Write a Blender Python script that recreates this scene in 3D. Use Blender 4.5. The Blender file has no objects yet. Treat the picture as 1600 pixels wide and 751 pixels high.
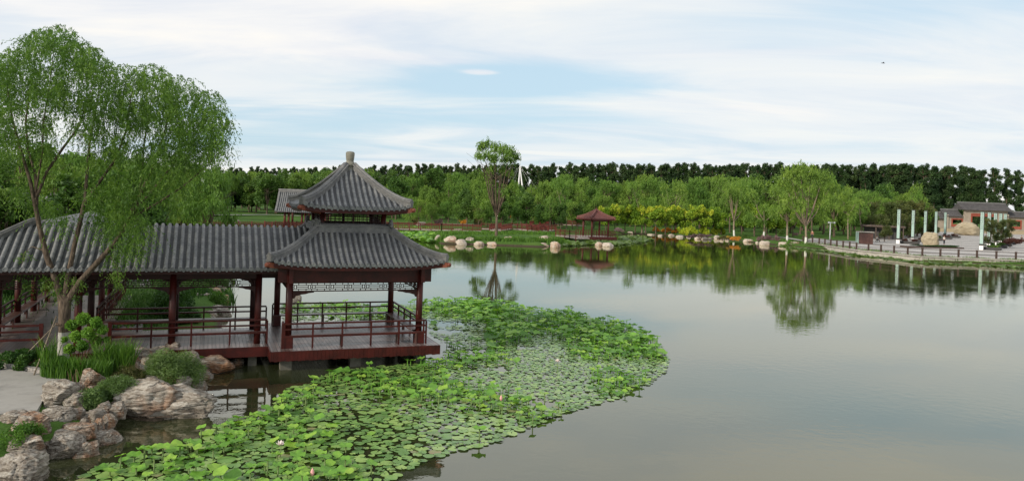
import bpy, bmesh, math, random
import numpy as np
from mathutils import Vector, Matrix, noise
R=math.radians
random.seed(7)
scene=bpy.context.scene
COL=scene.collection
# ------------------------------------------------------------------ camera
F=1178.; RHO=.035; CX=800.; CY=312.4; CH=6.4
cam=bpy.data.cameras.new('camera'); camo=bpy.data.objects.new('camera',cam); COL.objects.link(camo)
cam.sensor_width=36; cam.sensor_fit='HORIZONTAL'; cam.lens=36*F/1600.; cam.shift_y=-(375.5-CY)/1600.
cam.clip_start=.1; cam.clip_end=9000
camo.matrix_world=Matrix.Translation((0,0,CH))@Matrix.Rotation(R(90),4,'X')@Matrix.Rotation(RHO,4,'Z')
scene.camera=camo
# ------------------------------------------------------------------ world, sun, exposure
SUN_EL=24.; SUN_AZ=228.      # azimuth clockwise from +Y, where the sun stands
world=bpy.data.worlds.new('World'); scene.world=world; world.use_nodes=True
nt=world.node_tree; nt.nodes.clear()
def N(nt,t,**k):
    n=nt.nodes.new(t)
    for a,b in k.items():
        if a=='inp':
            for i,v in b.items():
                if isinstance(v,bpy.types.NodeSocket): nt.links.new(v,n.inputs[i])
                else: n.inputs[i].default_value=v
        else: setattr(n,a,b)
    return n
def math_(nt,op,a,b=None,c=None,clamp=False):
    i={0:a}
    if b is not None:i[1]=b
    if c is not None:i[2]=c
    return N(nt,'ShaderNodeMath',operation=op,use_clamp=clamp,inp=i).outputs[0]
def mix_(nt,f,a,b,mode='MIX'):
    n=N(nt,'ShaderNodeMix',data_type='RGBA',blend_type=mode)
    for s,v in ((n.inputs[0],f),(n.inputs[6],a),(n.inputs[7],b)):
        if isinstance(v,bpy.types.NodeSocket): nt.links.new(v,s)
        else: s.default_value=(tuple(v)+(1,))[:4] if isinstance(v,(tuple,list)) else v
    return n.outputs[2]
def ramp_(nt,f,stops,interp='LINEAR'):
    n=N(nt,'ShaderNodeValToRGB',inp={0:f}); cr=n.color_ramp; cr.interpolation=interp
    while len(cr.elements)<len(stops): cr.elements.new(.5)
    for e,(p,c) in zip(cr.elements,stops):
        e.position=p; e.color=(c,c,c,1) if isinstance(c,(int,float)) else (tuple(c)+(1,))[:4]
    return n.outputs[0]
sky=N(nt,'ShaderNodeTexSky',sky_type='NISHITA',sun_disc=False,sun_elevation=R(SUN_EL),sun_rotation=R(SUN_AZ),air_density=1.,dust_density=1.5)
tc=N(nt,'ShaderNodeTexCoord'); sp=N(nt,'ShaderNodeSeparateXYZ',inp={0:tc.outputs['Generated']})
dx,dy,dz=sp.outputs
den=math_(nt,'ADD',math_(nt,'MAXIMUM',dz,0.),.10)
px_=math_(nt,'DIVIDE',dx,den); py_=math_(nt,'DIVIDE',dy,den)
pc=N(nt,'ShaderNodeCombineXYZ',inp={0:px_,1:py_,2:0.})
mp=N(nt,'ShaderNodeMapping',inp={0:pc.outputs[0],1:(3.1,1.7,0),2:(0,0,R(24)),3:(.20,.34,1)})
n1=N(nt,'ShaderNodeTexNoise',inp={'Vector':mp.outputs[0],'Scale':1.1,'Detail':4.5,'Roughness':.48,'Distortion':.5})
mp2=N(nt,'ShaderNodeMapping',inp={0:pc.outputs[0],1:(1.1,4.7,0),2:(0,0,R(-28)),3:(.42,.95,1)})
n2=N(nt,'ShaderNodeTexNoise',inp={'Vector':mp2.outputs[0],'Scale':1.3,'Detail':6.,'Roughness':.6,'Distortion':.6})
cov=math_(nt,'ADD',math_(nt,'MULTIPLY',n1.outputs[0],.75),math_(nt,'MULTIPLY',n2.outputs[0],.3))
# a thinner, bluer opening in the cloud deck straight ahead, and more of one up to the right
def lobe(ax,el,wx,wz,amp):
    d=(math.sin(R(ax))*math.cos(R(el)),math.sin(R(el)))
    a=math_(nt,'DIVIDE',math_(nt,'SUBTRACT',dx,d[0]),wx); b=math_(nt,'DIVIDE',math_(nt,'SUBTRACT',dz,d[1]),wz)
    r=math_(nt,'ADD',math_(nt,'MULTIPLY',a,a),math_(nt,'MULTIPLY',b,b))
    front=math_(nt,'GREATER_THAN',dy,0.)
    return math_(nt,'MULTIPLY',math_(nt,'MULTIPLY',math_(nt,'EXPONENT',math_(nt,'MULTIPLY',r,-1.)),amp),front)
for a in ((-2.7,9.5,.022,.0035,.3),(-10,10.3,.10,.006,.14),(14,11.,.16,.006,.10),(0.,9.0,.20,.027,-.23),(24,14,.20,.035,-.10),(-16,2.5,.14,.03,-.05),(-22,12,.3,.07,.14),(18,7,.25,.025,.07),(0,30,.9,.16,.22),(-30,1,.25,.03,.06)):
    cov=math_(nt,'ADD',cov,lobe(*a))
cf=ramp_(nt,cov,[(.32,.0),(.50,.75),(.64,1.)],'EASE')
shade=ramp_(nt,n2.outputs[0],[(.32,(.76,.80,.87)),(.50,(.90,.90,.90)),(.68,(1.0,.965,.90))])
blue=mix_(nt,.7,mix_(nt,1.,sky.outputs[0],(.085,.085,.085),'MULTIPLY'),(.66,.88,1.03))
skyc=mix_(nt,cf,blue,shade)
# cloud tone runs from cool grey to warm white with the noise
bg=N(nt,'ShaderNodeBackground',inp={0:skyc,1:.94})
nt.links.new(bg.outputs[0],N(nt,'ShaderNodeOutputWorld').inputs[0])
sl=bpy.data.lights.new('sun','SUN'); so=bpy.data.objects.new('sun',sl); COL.objects.link(so)
sl.energy=3.3; sl.angle=R(5); sl.color=(1,.90,.76)
sd=Vector((math.sin(R(SUN_AZ))*math.cos(R(SUN_EL)),math.cos(R(SUN_AZ))*math.cos(R(SUN_EL)),math.sin(R(SUN_EL))))
so.rotation_euler=sd.to_track_quat('Z','Y').to_euler(); so.location=(-60,-60,60)
scene.view_settings.view_transform='Standard'; scene.view_settings.look='None'
scene.view_settings.exposure=.14; scene.view_settings.gamma=1
scene.cycles.max_bounces=6; scene.cycles.transparent_max_bounces=6
scene.cycles.use_denoising=True

# ------------------------------------------------------------------ helpers
_c,_s=math.cos(RHO),math.sin(RHO)
def at(x,y,z=None,D=None):
    """survey: photo pixel -> world point at height z or at distance D"""
    xc=(x-CX)/F; yc=-(y-CY)/F
    X=xc*_c-yc*_s; Z=xc*_s+yc*_c
    if D is None: D=(z-CH)/Z
    return Vector((X*D,D,CH+Z*D))
def mesh_from(name,V,Fc,mats,smooth=False,fm=None):
    me=bpy.data.meshes.new(name); V=np.asarray(V,dtype=np.float32)
    if isinstance(Fc,np.ndarray):
        nf,k=Fc.shape; me.vertices.add(len(V)); me.vertices.foreach_set('co',V.ravel())
        me.loops.add(nf*k); me.loops.foreach_set('vertex_index',Fc.astype(np.int32).ravel())
        me.polygons.add(nf); me.polygons.foreach_set('loop_start',np.arange(0,nf*k,k,dtype=np.int32))
        me.update(calc_edges=True)
    else:
        me.from_pydata([tuple(map(float,v)) for v in V],[],Fc); me.update()
    if not isinstance(mats,(list,tuple)): mats=[mats]
    for m in mats: me.materials.append(m)
    if fm is not None: me.polygons.foreach_set('material_index',np.asarray(fm,dtype=np.int32))
    if smooth is True: me.polygons.foreach_set('use_smooth',np.ones(len(me.polygons),dtype=bool))
    return me
def link(name,data,parent=None,loc=None,rz=0.):
    o=bpy.data.objects.new(name,data); COL.objects.link(o)
    if loc is not None: o.location=loc
    if rz: o.rotation_euler=(0,0,rz)
    if parent: o.parent=parent
    return o
def tag(o,label=None,cat=None,group=None,kind=None):
    for k,v in (('label',label),('category',cat),('group',group),('kind',kind)):
        if v: o[k]=v
    return o
def thing(name,label,cat,loc=(0,0,0),rz=0.,group=None):
    return tag(link(name,None,None,loc,rz),label,cat,group)
def tint(me,cols):
    """one natural colour variation value per vertex"""
    a=me.color_attributes.new('tint','FLOAT_COLOR','POINT')
    c=np.ones((len(me.vertices),4),dtype=np.float32); c[:,:3]=np.asarray(cols).reshape(-1,1) if np.ndim(cols)==1 else cols
    a.data.foreach_set('color',c.ravel())
class MB:
    def __init__(s): s.v=[]; s.f=[]; s.sm=[]
    def add(s,V,Fc,sm=False):
        b=len(s.v); s.v+= [tuple(v) for v in V]; s.f+=[tuple(i+b for i in f) for f in Fc]; s.sm+=[sm]*len(Fc); return s
    def box(s,c,d,rz=0.):
        hx,hy,hz=d[0]/2,d[1]/2,d[2]/2; ca,sa=math.cos(rz),math.sin(rz); V=[]
        for z in(-hz,hz):
            for x,y in((-hx,-hy),(hx,-hy),(hx,hy),(-hx,hy)): V.append((c[0]+x*ca-y*sa,c[1]+x*sa+y*ca,c[2]+z))
        return s.add(V,[(3,2,1,0),(4,5,6,7),(0,1,5,4),(1,2,6,5),(2,3,7,6),(3,0,4,7)])
    def bx(s,x0,x1,y0,y1,z0,z1): return s.box(((x0+x1)/2,(y0+y1)/2,(z0+z1)/2),(abs(x1-x0),abs(y1-y0),abs(z1-z0)))
    def bar(s,p,q,w,h):
        p=Vector(p);q=Vector(q);d=(q-p).normalized(); up=Vector((0,0,1))
        if abs(d.z)>.95: up=Vector((0,1,0))
        a=d.cross(up).normalized(); b=a.cross(d)
        V=[e+a*i*w/2+b*j*h/2 for e in(p,q) for i,j in((-1,-1),(1,-1),(1,1),(-1,1))]
        return s.add(V,[(0,1,2,3),(7,6,5,4),(0,4,5,1),(1,5,6,2),(2,6,7,3),(3,7,4,0)])
    def tube(s,P,r,n=8,cap=True,sm=True):
        P=[Vector(p) for p in P]
        if not isinstance(r,(list,tuple)): r=[r]*len(P)
        V=[];ref=None
        for i,p in enumerate(P):
            d=(P[min(i+1,len(P)-1)]-P[max(i-1,0)]).normalized()
            if ref is None: ref=Vector((1,0,0)) if abs(d.z)>.7 else Vector((0,0,1))
            a=d.cross(ref)
            if a.length<1e-4: ref=Vector((0,1,0)); a=d.cross(ref)
            a.normalize(); b=d.cross(a).normalized()
            for k in range(n):
                t=2*math.pi*k/n; V.append(p+(a*math.cos(t)+b*math.sin(t))*r[i])
        Fc=[(i*n+k,i*n+(k+1)%n,(i+1)*n+(k+1)%n,(i+1)*n+k) for i in range(len(P)-1) for k in range(n)]
        s.add(V,Fc,sm)
        if cap:
            m=len(s.v)-len(V); s.f.append(tuple(m+k for k in range(n))[::-1]); s.sm.append(False)
            m=len(s.v)-n; s.f.append(tuple(m+k for k in range(n))); s.sm.append(False)
        return s
    def lathe(s,prof,c=(0,0,0),n=16,sm=True):
        V=[];Fc=[]
        for r,z in prof:
            for k in range(n): t=2*math.pi*k/n; V.append((c[0]+r*math.cos(t),c[1]+r*math.sin(t),c[2]+z))
        for i in range(len(prof)-1):
            for k in range(n): Fc.append((i*n+k,i*n+(k+1)%n,(i+1)*n+(k+1)%n,(i+1)*n+k))
        s.add(V,Fc,sm); m=len(s.v)-n; s.f.append(tuple(m+k for k in range(n))); s.sm.append(False); return s
    def mesh(s,name,m):
        me=mesh_from(name,s.v,s.f,m); me.polygons.foreach_set('use_smooth',np.array(s.sm,dtype=bool)); return me
    def build(s,name,m,parent=None,loc=None,rz=0.,bevel=0):
        o=link(name,s.mesh(name,m),parent,loc,rz)
        if bevel:
            b=o.modifiers.new('bevel','BEVEL'); b.width=bevel; b.segments=2; b.limit_method='ANGLE'
        return o

# ------------------------------------------------------------------ materials
MATS={}
def newmat(name):
    m=bpy.data.materials.new(name); m.use_nodes=True; nt=m.node_tree; nt.nodes.clear()
    out=N(nt,'ShaderNodeOutputMaterial'); b=N(nt,'ShaderNodeBsdfPrincipled'); nt.links.new(b.outputs[0],out.inputs[0]); MATS[name]=m
    return m,nt,b,out
def noisy(name,c1,c2,scale=4.,rough=.7,bump=.2,bs=None,detail=6.,spec=.4,c3=None,objrand=.0,dist=.01,metal=0.):
    m,nt,b,out=newmat(name)
    tc=N(nt,'ShaderNodeTexCoord'); n=N(nt,'ShaderNodeTexNoise',inp={'Vector':tc.outputs['Object'],'Scale':scale,'Detail':detail,'Roughness':.6})
    st=[(.3,c1),(.7,c2)] if c3 is None else [(.28,c1),(.5,c2),(.72,c3)]
    col=ramp_(nt,n.outputs[0],st)
    if objrand:
        oi=N(nt,'ShaderNodeObjectInfo'); v=math_(nt,'ADD',math_(nt,'MULTIPLY',oi.outputs['Random'],2*objrand),1-objrand)
        col=mix_(nt,1.,col,N(nt,'ShaderNodeCombineColor',inp={0:v,1:v,2:v}).outputs[0],'MULTIPLY')
    nt.links.new(col,b.inputs['Base Color']); b.inputs['Roughness'].default_value=rough; b.inputs['Specular IOR Level'].default_value=spec; b.inputs['Metallic'].default_value=metal
    if bump:
        n3=N(nt,'ShaderNodeTexNoise',inp={'Vector':tc.outputs['Object'],'Scale':bs or scale*5,'Detail':5.})
        bp=N(nt,'ShaderNodeBump',inp={'Strength':bump,'Distance':dist,'Height':n3.outputs[0]}); nt.links.new(bp.outputs[0],b.inputs['Normal'])
    return m
def leafmat(name,c1,c2,c3,scale=.5,trans=.35,rnd=.18,rough=.55,spec=.3,big=None):
    m,nt,b,out=newmat(name)
    tc=N(nt,'ShaderNodeTexCoord'); n=N(nt,'ShaderNodeTexNoise',inp={'Vector':tc.outputs['Object'],'Scale':scale,'Detail':3.})
    at_=N(nt,'ShaderNodeAttribute',attribute_name='tint')
    f=math_(nt,'ADD',math_(nt,'MULTIPLY',n.outputs[0],.7),math_(nt,'MULTIPLY',at_.outputs['Fac'],.3))
    col=ramp_(nt,f,[(.32,c1),(.5,c2),(.68,c3)])
    oi=N(nt,'ShaderNodeObjectInfo'); v=math_(nt,'ADD',math_(nt,'MULTIPLY',oi.outputs['Random'],2*rnd),1-rnd)
    v2=math_(nt,'ADD',math_(nt,'MULTIPLY',oi.outputs['Random'],rnd),1-rnd*.5)
    col=mix_(nt,1.,col,N(nt,'ShaderNodeCombineColor',inp={0:v,1:v2,2:v2}).outputs[0],'MULTIPLY')
    nt.links.new(col,b.inputs['Base Color']); b.inputs['Roughness'].default_value=rough; b.inputs['Specular IOR Level'].default_value=spec
    tr=N(nt,'ShaderNodeBsdfTranslucent',inp={0:mix_(nt,1.,col,(1.25,1.3,.6),'MULTIPLY')})
    mx=N(nt,'ShaderNodeMixShader',inp={0:trans,1:b.outputs[0],2:tr.outputs[0]}); nt.links.new(mx.outputs[0],out.inputs[0])
    return m
M={}
def tilemat(name,c1,c2,c3,period):
    """grey fired clay; overlapping courses show as level steps down the slope"""
    m,nt,b,out=newmat(name)
    tc=N(nt,'ShaderNodeTexCoord'); s=N(nt,'ShaderNodeSeparateXYZ',inp={0:tc.outputs['Object']})
    n=N(nt,'ShaderNodeTexNoise',inp={'Vector':tc.outputs['Object'],'Scale':2.2,'Detail':7.,'Roughness':.65})
    n2=N(nt,'ShaderNodeTexNoise',inp={'Vector':tc.outputs['Object'],'Scale':11.,'Detail':3.})
    f=math_(nt,'ADD',math_(nt,'MULTIPLY',n.outputs[0],.6),math_(nt,'MULTIPLY',n2.outputs[0],.4))
    col=ramp_(nt,f,[(.34,c1),(.5,c2),(.66,c3)])
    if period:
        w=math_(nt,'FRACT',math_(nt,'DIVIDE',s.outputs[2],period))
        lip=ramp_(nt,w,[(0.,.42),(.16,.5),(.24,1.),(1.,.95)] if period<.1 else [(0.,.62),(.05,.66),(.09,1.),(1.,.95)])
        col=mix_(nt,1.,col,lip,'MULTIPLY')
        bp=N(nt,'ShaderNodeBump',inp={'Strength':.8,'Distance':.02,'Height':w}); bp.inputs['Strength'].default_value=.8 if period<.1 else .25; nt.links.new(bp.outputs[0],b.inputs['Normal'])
    else:
        bp=N(nt,'ShaderNodeBump',inp={'Strength':.35,'Distance':.01,'Height':n2.outputs[0]}); nt.links.new(bp.outputs[0],b.inputs['Normal'])
    nt.links.new(col,b.inputs['Base Color']); b.inputs['Roughness'].default_value=.62
    return m
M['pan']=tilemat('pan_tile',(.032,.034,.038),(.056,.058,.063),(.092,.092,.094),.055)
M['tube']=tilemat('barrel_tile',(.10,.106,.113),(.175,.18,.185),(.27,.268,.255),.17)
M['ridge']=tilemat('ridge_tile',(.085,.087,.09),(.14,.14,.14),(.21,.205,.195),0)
M['stonecap']=noisy('finial_stone',(.12,.12,.10),(.24,.23,.19),3.,.8,.4)
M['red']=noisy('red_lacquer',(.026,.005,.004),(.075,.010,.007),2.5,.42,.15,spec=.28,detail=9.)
M['reddark']=noisy('dark_red_wood',(.018,.006,.005),(.04,.009,.007),4.,.5,.15,spec=.25)  # for lattices and beams; on rear corridor columns it paints in shade
M['orange']=noisy('beam_end_wood',(.13,.035,.02),(.22,.06,.03),4.,.5,.15)
M['farred']=noisy('weathered_red_wood',(.07,.013,.010),(.14,.025,.017),3.,.55,.1)
def deckmat(name,c1,c2,c3,period,axis,rough):
    m,nt,b,out=newmat(name)
    tc=N(nt,'ShaderNodeTexCoord'); s=N(nt,'ShaderNodeSeparateXYZ',inp={0:tc.outputs['Object']}); u=math_(nt,'DIVIDE',s.outputs[axis],period)
    fl=math_(nt,'FLOOR',u); fr=math_(nt,'FRACT',u)
    wn=N(nt,'ShaderNodeTexWhiteNoise',noise_dimensions='1D'); nt.links.new(fl,wn.inputs['W'])
    n=N(nt,'ShaderNodeTexNoise',inp={'Vector':tc.outputs['Object'],'Scale':2.5,'Detail':6.})
    f=math_(nt,'ADD',math_(nt,'MULTIPLY',wn.outputs[0],.45),math_(nt,'MULTIPLY',n.outputs[0],.55))
    col=ramp_(nt,f,[(.2,c1),(.5,c2),(.8,c3)])
    gap=ramp_(nt,fr,[(0.,.0),(.07,.0),(.11,1.),(.93,1.),(.97,.0)])
    col=mix_(nt,1.,col,mix_(nt,gap,(.22,.22,.22),(1,1,1)),'MULTIPLY')
    nt.links.new(col,b.inputs['Base Color'])
    nt.links.new(math_(nt,'ADD',math_(nt,'MULTIPLY',n.outputs[0],.3),rough-.15),b.inputs['Roughness'])
    bp=N(nt,'ShaderNodeBump',inp={'Strength':.7,'Distance':.01,'Height':gap}); nt.links.new(bp.outputs[0],b.inputs['Normal'])
    return m
M['deck']=deckmat('deck_planks',(.085,.06,.055),(.14,.105,.098),(.21,.17,.16),.135,0,.33)
M['deckw']=deckmat('wing_deck_planks',(.085,.07,.065),(.13,.11,.10),(.18,.155,.145),.135,1,.4)
M['pier']=noisy('dark_concrete_pier',(.07,.068,.055),(.15,.145,.12),3.,.8,.3)  # darker concrete tone for the deck piers
M['seat']=noisy('bench_wood',(.06,.028,.022),(.12,.06,.05),3.,.35,.15)
M['farboard']=noisy('boardwalk_wood',(.25,.2,.17),(.4,.33,.29),3.,.6,.1)
M['bark']=noisy('bark',(.06,.042,.028),(.16,.12,.085),5.,.9,.9,18.,dist=.03)
M['barkpale']=noisy('pale_bark',(.14,.11,.075),(.27,.22,.16),3.,.9,.5,12.)
M['barkred']=noisy('reddish_bark',(.09,.045,.03),(.18,.10,.07),5.,.85,.7,18.,dist=.02)
m,nt,b,out=newmat('whitewashed_bark'); tc=N(nt,'ShaderNodeTexCoord'); s=N(nt,'ShaderNodeSeparateXYZ',inp={0:tc.outputs['Object']})
n=N(nt,'ShaderNodeTexNoise',inp={'Vector':tc.outputs['Object'],'Scale':4.,'Detail':5.})
nt.links.new(mix_(nt,ramp_(nt,s.outputs[2],[(.0,0.),(1.,0.)]),(0,0,0),(0,0,0)),b.inputs['Base Color'])
zz=math_(nt,'LESS_THAN',s.outputs[2],math_(nt,'ADD',1.15,math_(nt,'MULTIPLY',n.outputs[0],.25)))
nt.links.new(mix_(nt,zz,ramp_(nt,n.outputs[0],[(.3,(.15,.11,.075)),(.7,(.27,.21,.15))]),ramp_(nt,n.outputs[0],[(.3,(.5,.49,.45)),(.7,(.72,.71,.68))])),b.inputs['Base Color'])
b.inputs['Roughness'].default_value=.85; M['barkwhite']=m
m,nt,b,out=newmat('willow_bark'); tc=N(nt,'ShaderNodeTexCoord'); s=N(nt,'ShaderNodeSeparateXYZ',inp={0:tc.outputs['Object']})
n=N(nt,'ShaderNodeTexNoise',inp={'Vector':tc.outputs['Object'],'Scale':6.,'Detail':7.}); wv=N(nt,'ShaderNodeMapping',inp={0:tc.outputs['Object'],3:(14,14,2.5)}); nb=N(nt,'ShaderNodeTexNoise',inp={'Vector':wv.outputs[0],'Scale':1.5,'Detail':6.})
zz=math_(nt,'LESS_THAN',s.outputs[2],math_(nt,'ADD',.95,math_(nt,'MULTIPLY',n.outputs[0],.12)))
nt.links.new(mix_(nt,zz,ramp_(nt,nb.outputs[0],[(.3,(.03,.02,.013)),(.5,(.075,.052,.035)),(.7,(.15,.115,.08))]),ramp_(nt,nb.outputs[0],[(.3,(.2,.19,.16)),(.7,(.46,.45,.41))])),b.inputs['Base Color'])
b.inputs['Roughness'].default_value=.9; bp=N(nt,'ShaderNodeBump',inp={'Strength':.9,'Distance':.03,'Height':nb.outputs[0]}); nt.links.new(bp.outputs[0],b.inputs['Normal']); M['barkwillow']=m
# foliage
M['lw']=leafmat('willow_leaves',(.045,.10,.017),(.085,.175,.028),(.17,.28,.05),.9,.42,.0)
M['lwf']=leafmat('park_willow_leaves',(.075,.145,.024),(.13,.235,.038),(.22,.34,.06),.35,.35,.22)
M['lm']=leafmat('broad_leaves',(.04,.09,.018),(.07,.145,.026),(.115,.20,.036),.4,.3,.22)
M['lp']=leafmat('poplar_leaves',(.02,.048,.016),(.038,.076,.024),(.068,.12,.034),.3,.2,.18)
M['ly']=leafmat('yellow_green_leaves',(.10,.19,.018),(.20,.32,.028),(.36,.44,.04),.6,.35,.12)
M['ltip']=leafmat('yellow_flower_tips',(.26,.36,.03),(.40,.46,.04),(.54,.54,.06),.8,.3,.1)
M['lyb']=leafmat('golden_hedge_leaves',(.20,.32,.02),(.38,.46,.03),(.52,.54,.05),.8,.3,.06)
M['lb']=leafmat('bamboo_leaves',(.05,.075,.02),(.085,.11,.03),(.13,.13,.045),.5,.3,.15)
M['lbr']=leafmat('olive_brown_leaves',(.07,.085,.022),(.11,.11,.035),(.15,.12,.05),.5,.3,.1)
M['lor']=leafmat('orange_flowers',(.20,.20,.03),(.6,.24,.03),(.75,.36,.05),1.5,.2,.1)
M['lpu']=leafmat('purple_spikes',(.12,.07,.08),(.20,.12,.14),(.12,.12,.05),1.2,.2,.1)
M['lpk']=leafmat('pink_blossom',(.25,.15,.18),(.38,.24,.28),(.12,.13,.06),1.2,.2,.1)
M['lgr']=leafmat('grass_blades',(.04,.10,.014),(.075,.17,.022),(.13,.25,.04),1.5,.35,.1)
M['lgd']=leafmat('dark_ground_cover',(.02,.06,.012),(.035,.095,.016),(.06,.13,.025),2.,.3,.1)
M['lsh']=leafmat('fresh_shrub_leaves',(.07,.17,.02),(.13,.27,.035),(.22,.38,.06),2.,.4,.05)
M['lsg']=leafmat('soft_grey_green_leaves',(.07,.12,.04),(.12,.20,.06),(.19,.28,.10),2.,.35,.1)
M['lred']=leafmat('dark_red_leaves',(.05,.018,.015),(.08,.028,.02),(.10,.04,.03),1.,.2,.1)
def lotusmat(name,c1,c2,c3,rough,trans):
    m,nt,b,out=newmat(name); a=N(nt,'ShaderNodeAttribute',attribute_name='tint')
    oi=N(nt,'ShaderNodeObjectInfo'); tc=N(nt,'ShaderNodeTexCoord'); n=N(nt,'ShaderNodeTexNoise',inp={'Vector':tc.outputs['Object'],'Scale':3.,'Detail':4.})
    f=math_(nt,'ADD',math_(nt,'MULTIPLY',a.outputs['Fac'],.62),math_(nt,'MULTIPLY',n.outputs[0],.38))
    if name=='lotus_leaf': f=math_(nt,'ADD',math_(nt,'MULTIPLY',f,.7),math_(nt,'MULTIPLY',oi.outputs['Random'],.3))
    col=ramp_(nt,f,c1 if isinstance(c1,list) else [(.2,c1),(.5,c2),(.8,c3)])
    nt.links.new(col,b.inputs['Base Color']); b.inputs['Roughness'].default_value=rough; b.inputs['Specular IOR Level'].default_value=.45
    tr=N(nt,'ShaderNodeBsdfTranslucent',inp={0:mix_(nt,1.,col,(1.2,1.3,.5),'MULTIPLY')})
    mx=N(nt,'ShaderNodeMixShader',inp={0:trans,1:b.outputs[0],2:tr.outputs[0]}); nt.links.new(mx.outputs[0],out.inputs[0]); return m
M['lotus']=lotusmat('lotus_leaf',(.06,.17,.025),(.18,.38,.05),(.44,.60,.09),.55,.28)
M['pad']=lotusmat('lily_pad',[(.10,(.25,.13,.08)),(.2,(.24,.24,.10)),(.3,(.10,.21,.05)),(.55,(.17,.31,.075)),(.8,(.28,.41,.11))],None,None,.32,.08)
M['stem']=noisy('lotus_stem',(.10,.16,.05),(.16,.22,.07),5.,.6,0)
M['petal']=noisy('lotus_petal',(.75,.62,.6),(.85,.78,.74),5.,.5,0)
M['bud']=noisy('lotus_bud',(.6,.25,.25),(.75,.4,.38),5.,.5,0)
# rock with tilted strata
def rockmat(name,pal,obj=.25):
    m,nt,b,out=newmat(name); tc=N(nt,'ShaderNodeTexCoord')
    n0=N(nt,'ShaderNodeTexNoise',inp={'Vector':tc.outputs['Object'],'Scale':1.3,'Detail':5.})
    oi=N(nt,'ShaderNodeObjectInfo')
    warp=N(nt,'ShaderNodeVectorMath',operation='ADD',inp={0:tc.outputs['Object'],1:mix_(nt,.35,(0,0,0),n0.outputs['Color'])})
    mp=N(nt,'ShaderNodeMapping',inp={0:warp.outputs[0],2:(R(16),R(-11),0),3:(.9,.9,10.)})
    st=N(nt,'ShaderNodeTexNoise',inp={'Vector':mp.outputs[0],'Scale':1.7,'Detail':8.,'Roughness':.7})
    n2=N(nt,'ShaderNodeTexNoise',inp={'Vector':tc.outputs['Object'],'Scale':1.1,'Detail':3.})
    colA=ramp_(nt,st.outputs[0],[(.3,pal[0]),(.45,pal[1]),(.6,pal[2]),(.72,pal[3])])
    colB=ramp_(nt,st.outputs[0],[(.3,pal[0]),(.5,pal[4]),(.7,pal[5])])
    f=ramp_(nt,math_(nt,'ADD',math_(nt,'MULTIPLY',n2.outputs[0],.8),math_(nt,'MULTIPLY',oi.outputs['Random'],obj)),[(.54,0.),(.72,1.)])
    nt.links.new(mix_(nt,f,colA,colB),b.inputs['Base Color']); b.inputs['Roughness'].default_value=.85; b.inputs['Specular IOR Level'].default_value=.25
    n3=N(nt,'ShaderNodeTexNoise',inp={'Vector':tc.outputs['Object'],'Scale':14.,'Detail':6.})
    h=math_(nt,'ADD',math_(nt,'MULTIPLY',st.outputs[0],1.),math_(nt,'MULTIPLY',n3.outputs[0],.3))
    bp=N(nt,'ShaderNodeBump',inp={'Strength':1.,'Distance':.09,'Height':h}); nt.links.new(bp.outputs[0],b.inputs['Normal']); return m
M['rock']=rockmat('layered_stone',[(.04,.03,.022),(.22,.185,.15),(.44,.405,.35),(.66,.63,.57),(.36,.17,.08),(.60,.44,.31)])
M['rockfar']=rockmat('pale_shore_stone',[(.14,.115,.09),(.40,.34,.28),(.56,.5,.43),(.68,.63,.56),(.42,.28,.2),(.58,.46,.36)])
M['rockyel']=rockmat('yellow_stone',[(.17,.13,.085),(.33,.28,.19),(.43,.37,.27),(.52,.47,.36),(.35,.28,.17),(.46,.39,.28)])
M['concrete']=noisy('path_concrete',(.21,.20,.185),(.32,.305,.28),1.2,.85,.3,30.,c3=(.26,.25,.23))
M['kerb']=noisy('pebble_kerb',(.12,.11,.10),(.42,.39,.36),16.,.85,.9,16.,dist=.03)
M['wallstone']=noisy('promenade_stone',(.3,.28,.25),(.48,.45,.4),1.5,.85,.3)
# ------------------------------------------------------------------ lake outline (waterline surveyed from the photo), terrain, water
W2=lambda x,y:tuple(at(x,y,0.)[:2])
lake=[(-40,-60),(-17,4)]+[W2(*p) for p in ((-40,800),(40,738),(70,716),(120,708),(182,688),(160,662),(180,652),(250,658),(318,634),(322,606),(318,588),(350,582),(368,566),(352,545),(345,505),(352,480),(343,452),(330,425))]
lake+=[(-27,66),(-38,88),(-62,112),(-80,125)]+[W2(*p) for p in ((200,345),(330,350),(450,352),(600,353),(668,357),(676,364),(672,375),(690,381),(740,382),(800,384),(850,386),(880,383),(905,372),(960,366),(1000,365.2),(1050,368.2),(1100,371.8),(1150,375.5),(1180,379),(1200,381),(1225,384),(1260,387.5),(1300,391),(1340,397),(1440,409),(1520,412),(1600,416),(1750,424))]
lake+=[(120,85),(160,30),(170,-60)]
LK=np.array(lake)
def sdist(X,Y,P=LK):
    """signed distance, positive on land"""
    d=np.full(X.shape,1e9); ins=np.zeros(X.shape,bool)
    n=len(P)
    for i in range(n):
        a=P[i];b=P[(i+1)%n]; e=b-a; t=np.clip(((X-a[0])*e[0]+(Y-a[1])*e[1])/(e@e+1e-9),0,1)
        d=np.minimum(d,np.hypot(X-a[0]-t*e[0],Y-a[1]-t*e[1]))
        c=((a[1]>Y)!=(b[1]>Y))&(X<(b[0]-a[0])*(Y-a[1])/((b[1]-a[1])+1e-12)+a[0]); ins^=c
    return np.where(ins,-d,d)
def height(X,Y):
    d=sdist(X,Y); 
    land=np.minimum(.52,.06+d*.5)
    return np.where(d>0,land,np.maximum(-1.3,d*.5-.05))
def gz(x,y): return float(height(np.array([x]),np.array([y]))[0])
xs=np.unique(np.concatenate([np.linspace(-3500,-300,9),np.linspace(-300,-120,16),np.arange(-120,-28,2.5),np.arange(-28,2,.4),np.arange(2,130,2.),np.linspace(130,300,16),np.linspace(300,3500,9)]).round(3))
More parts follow.
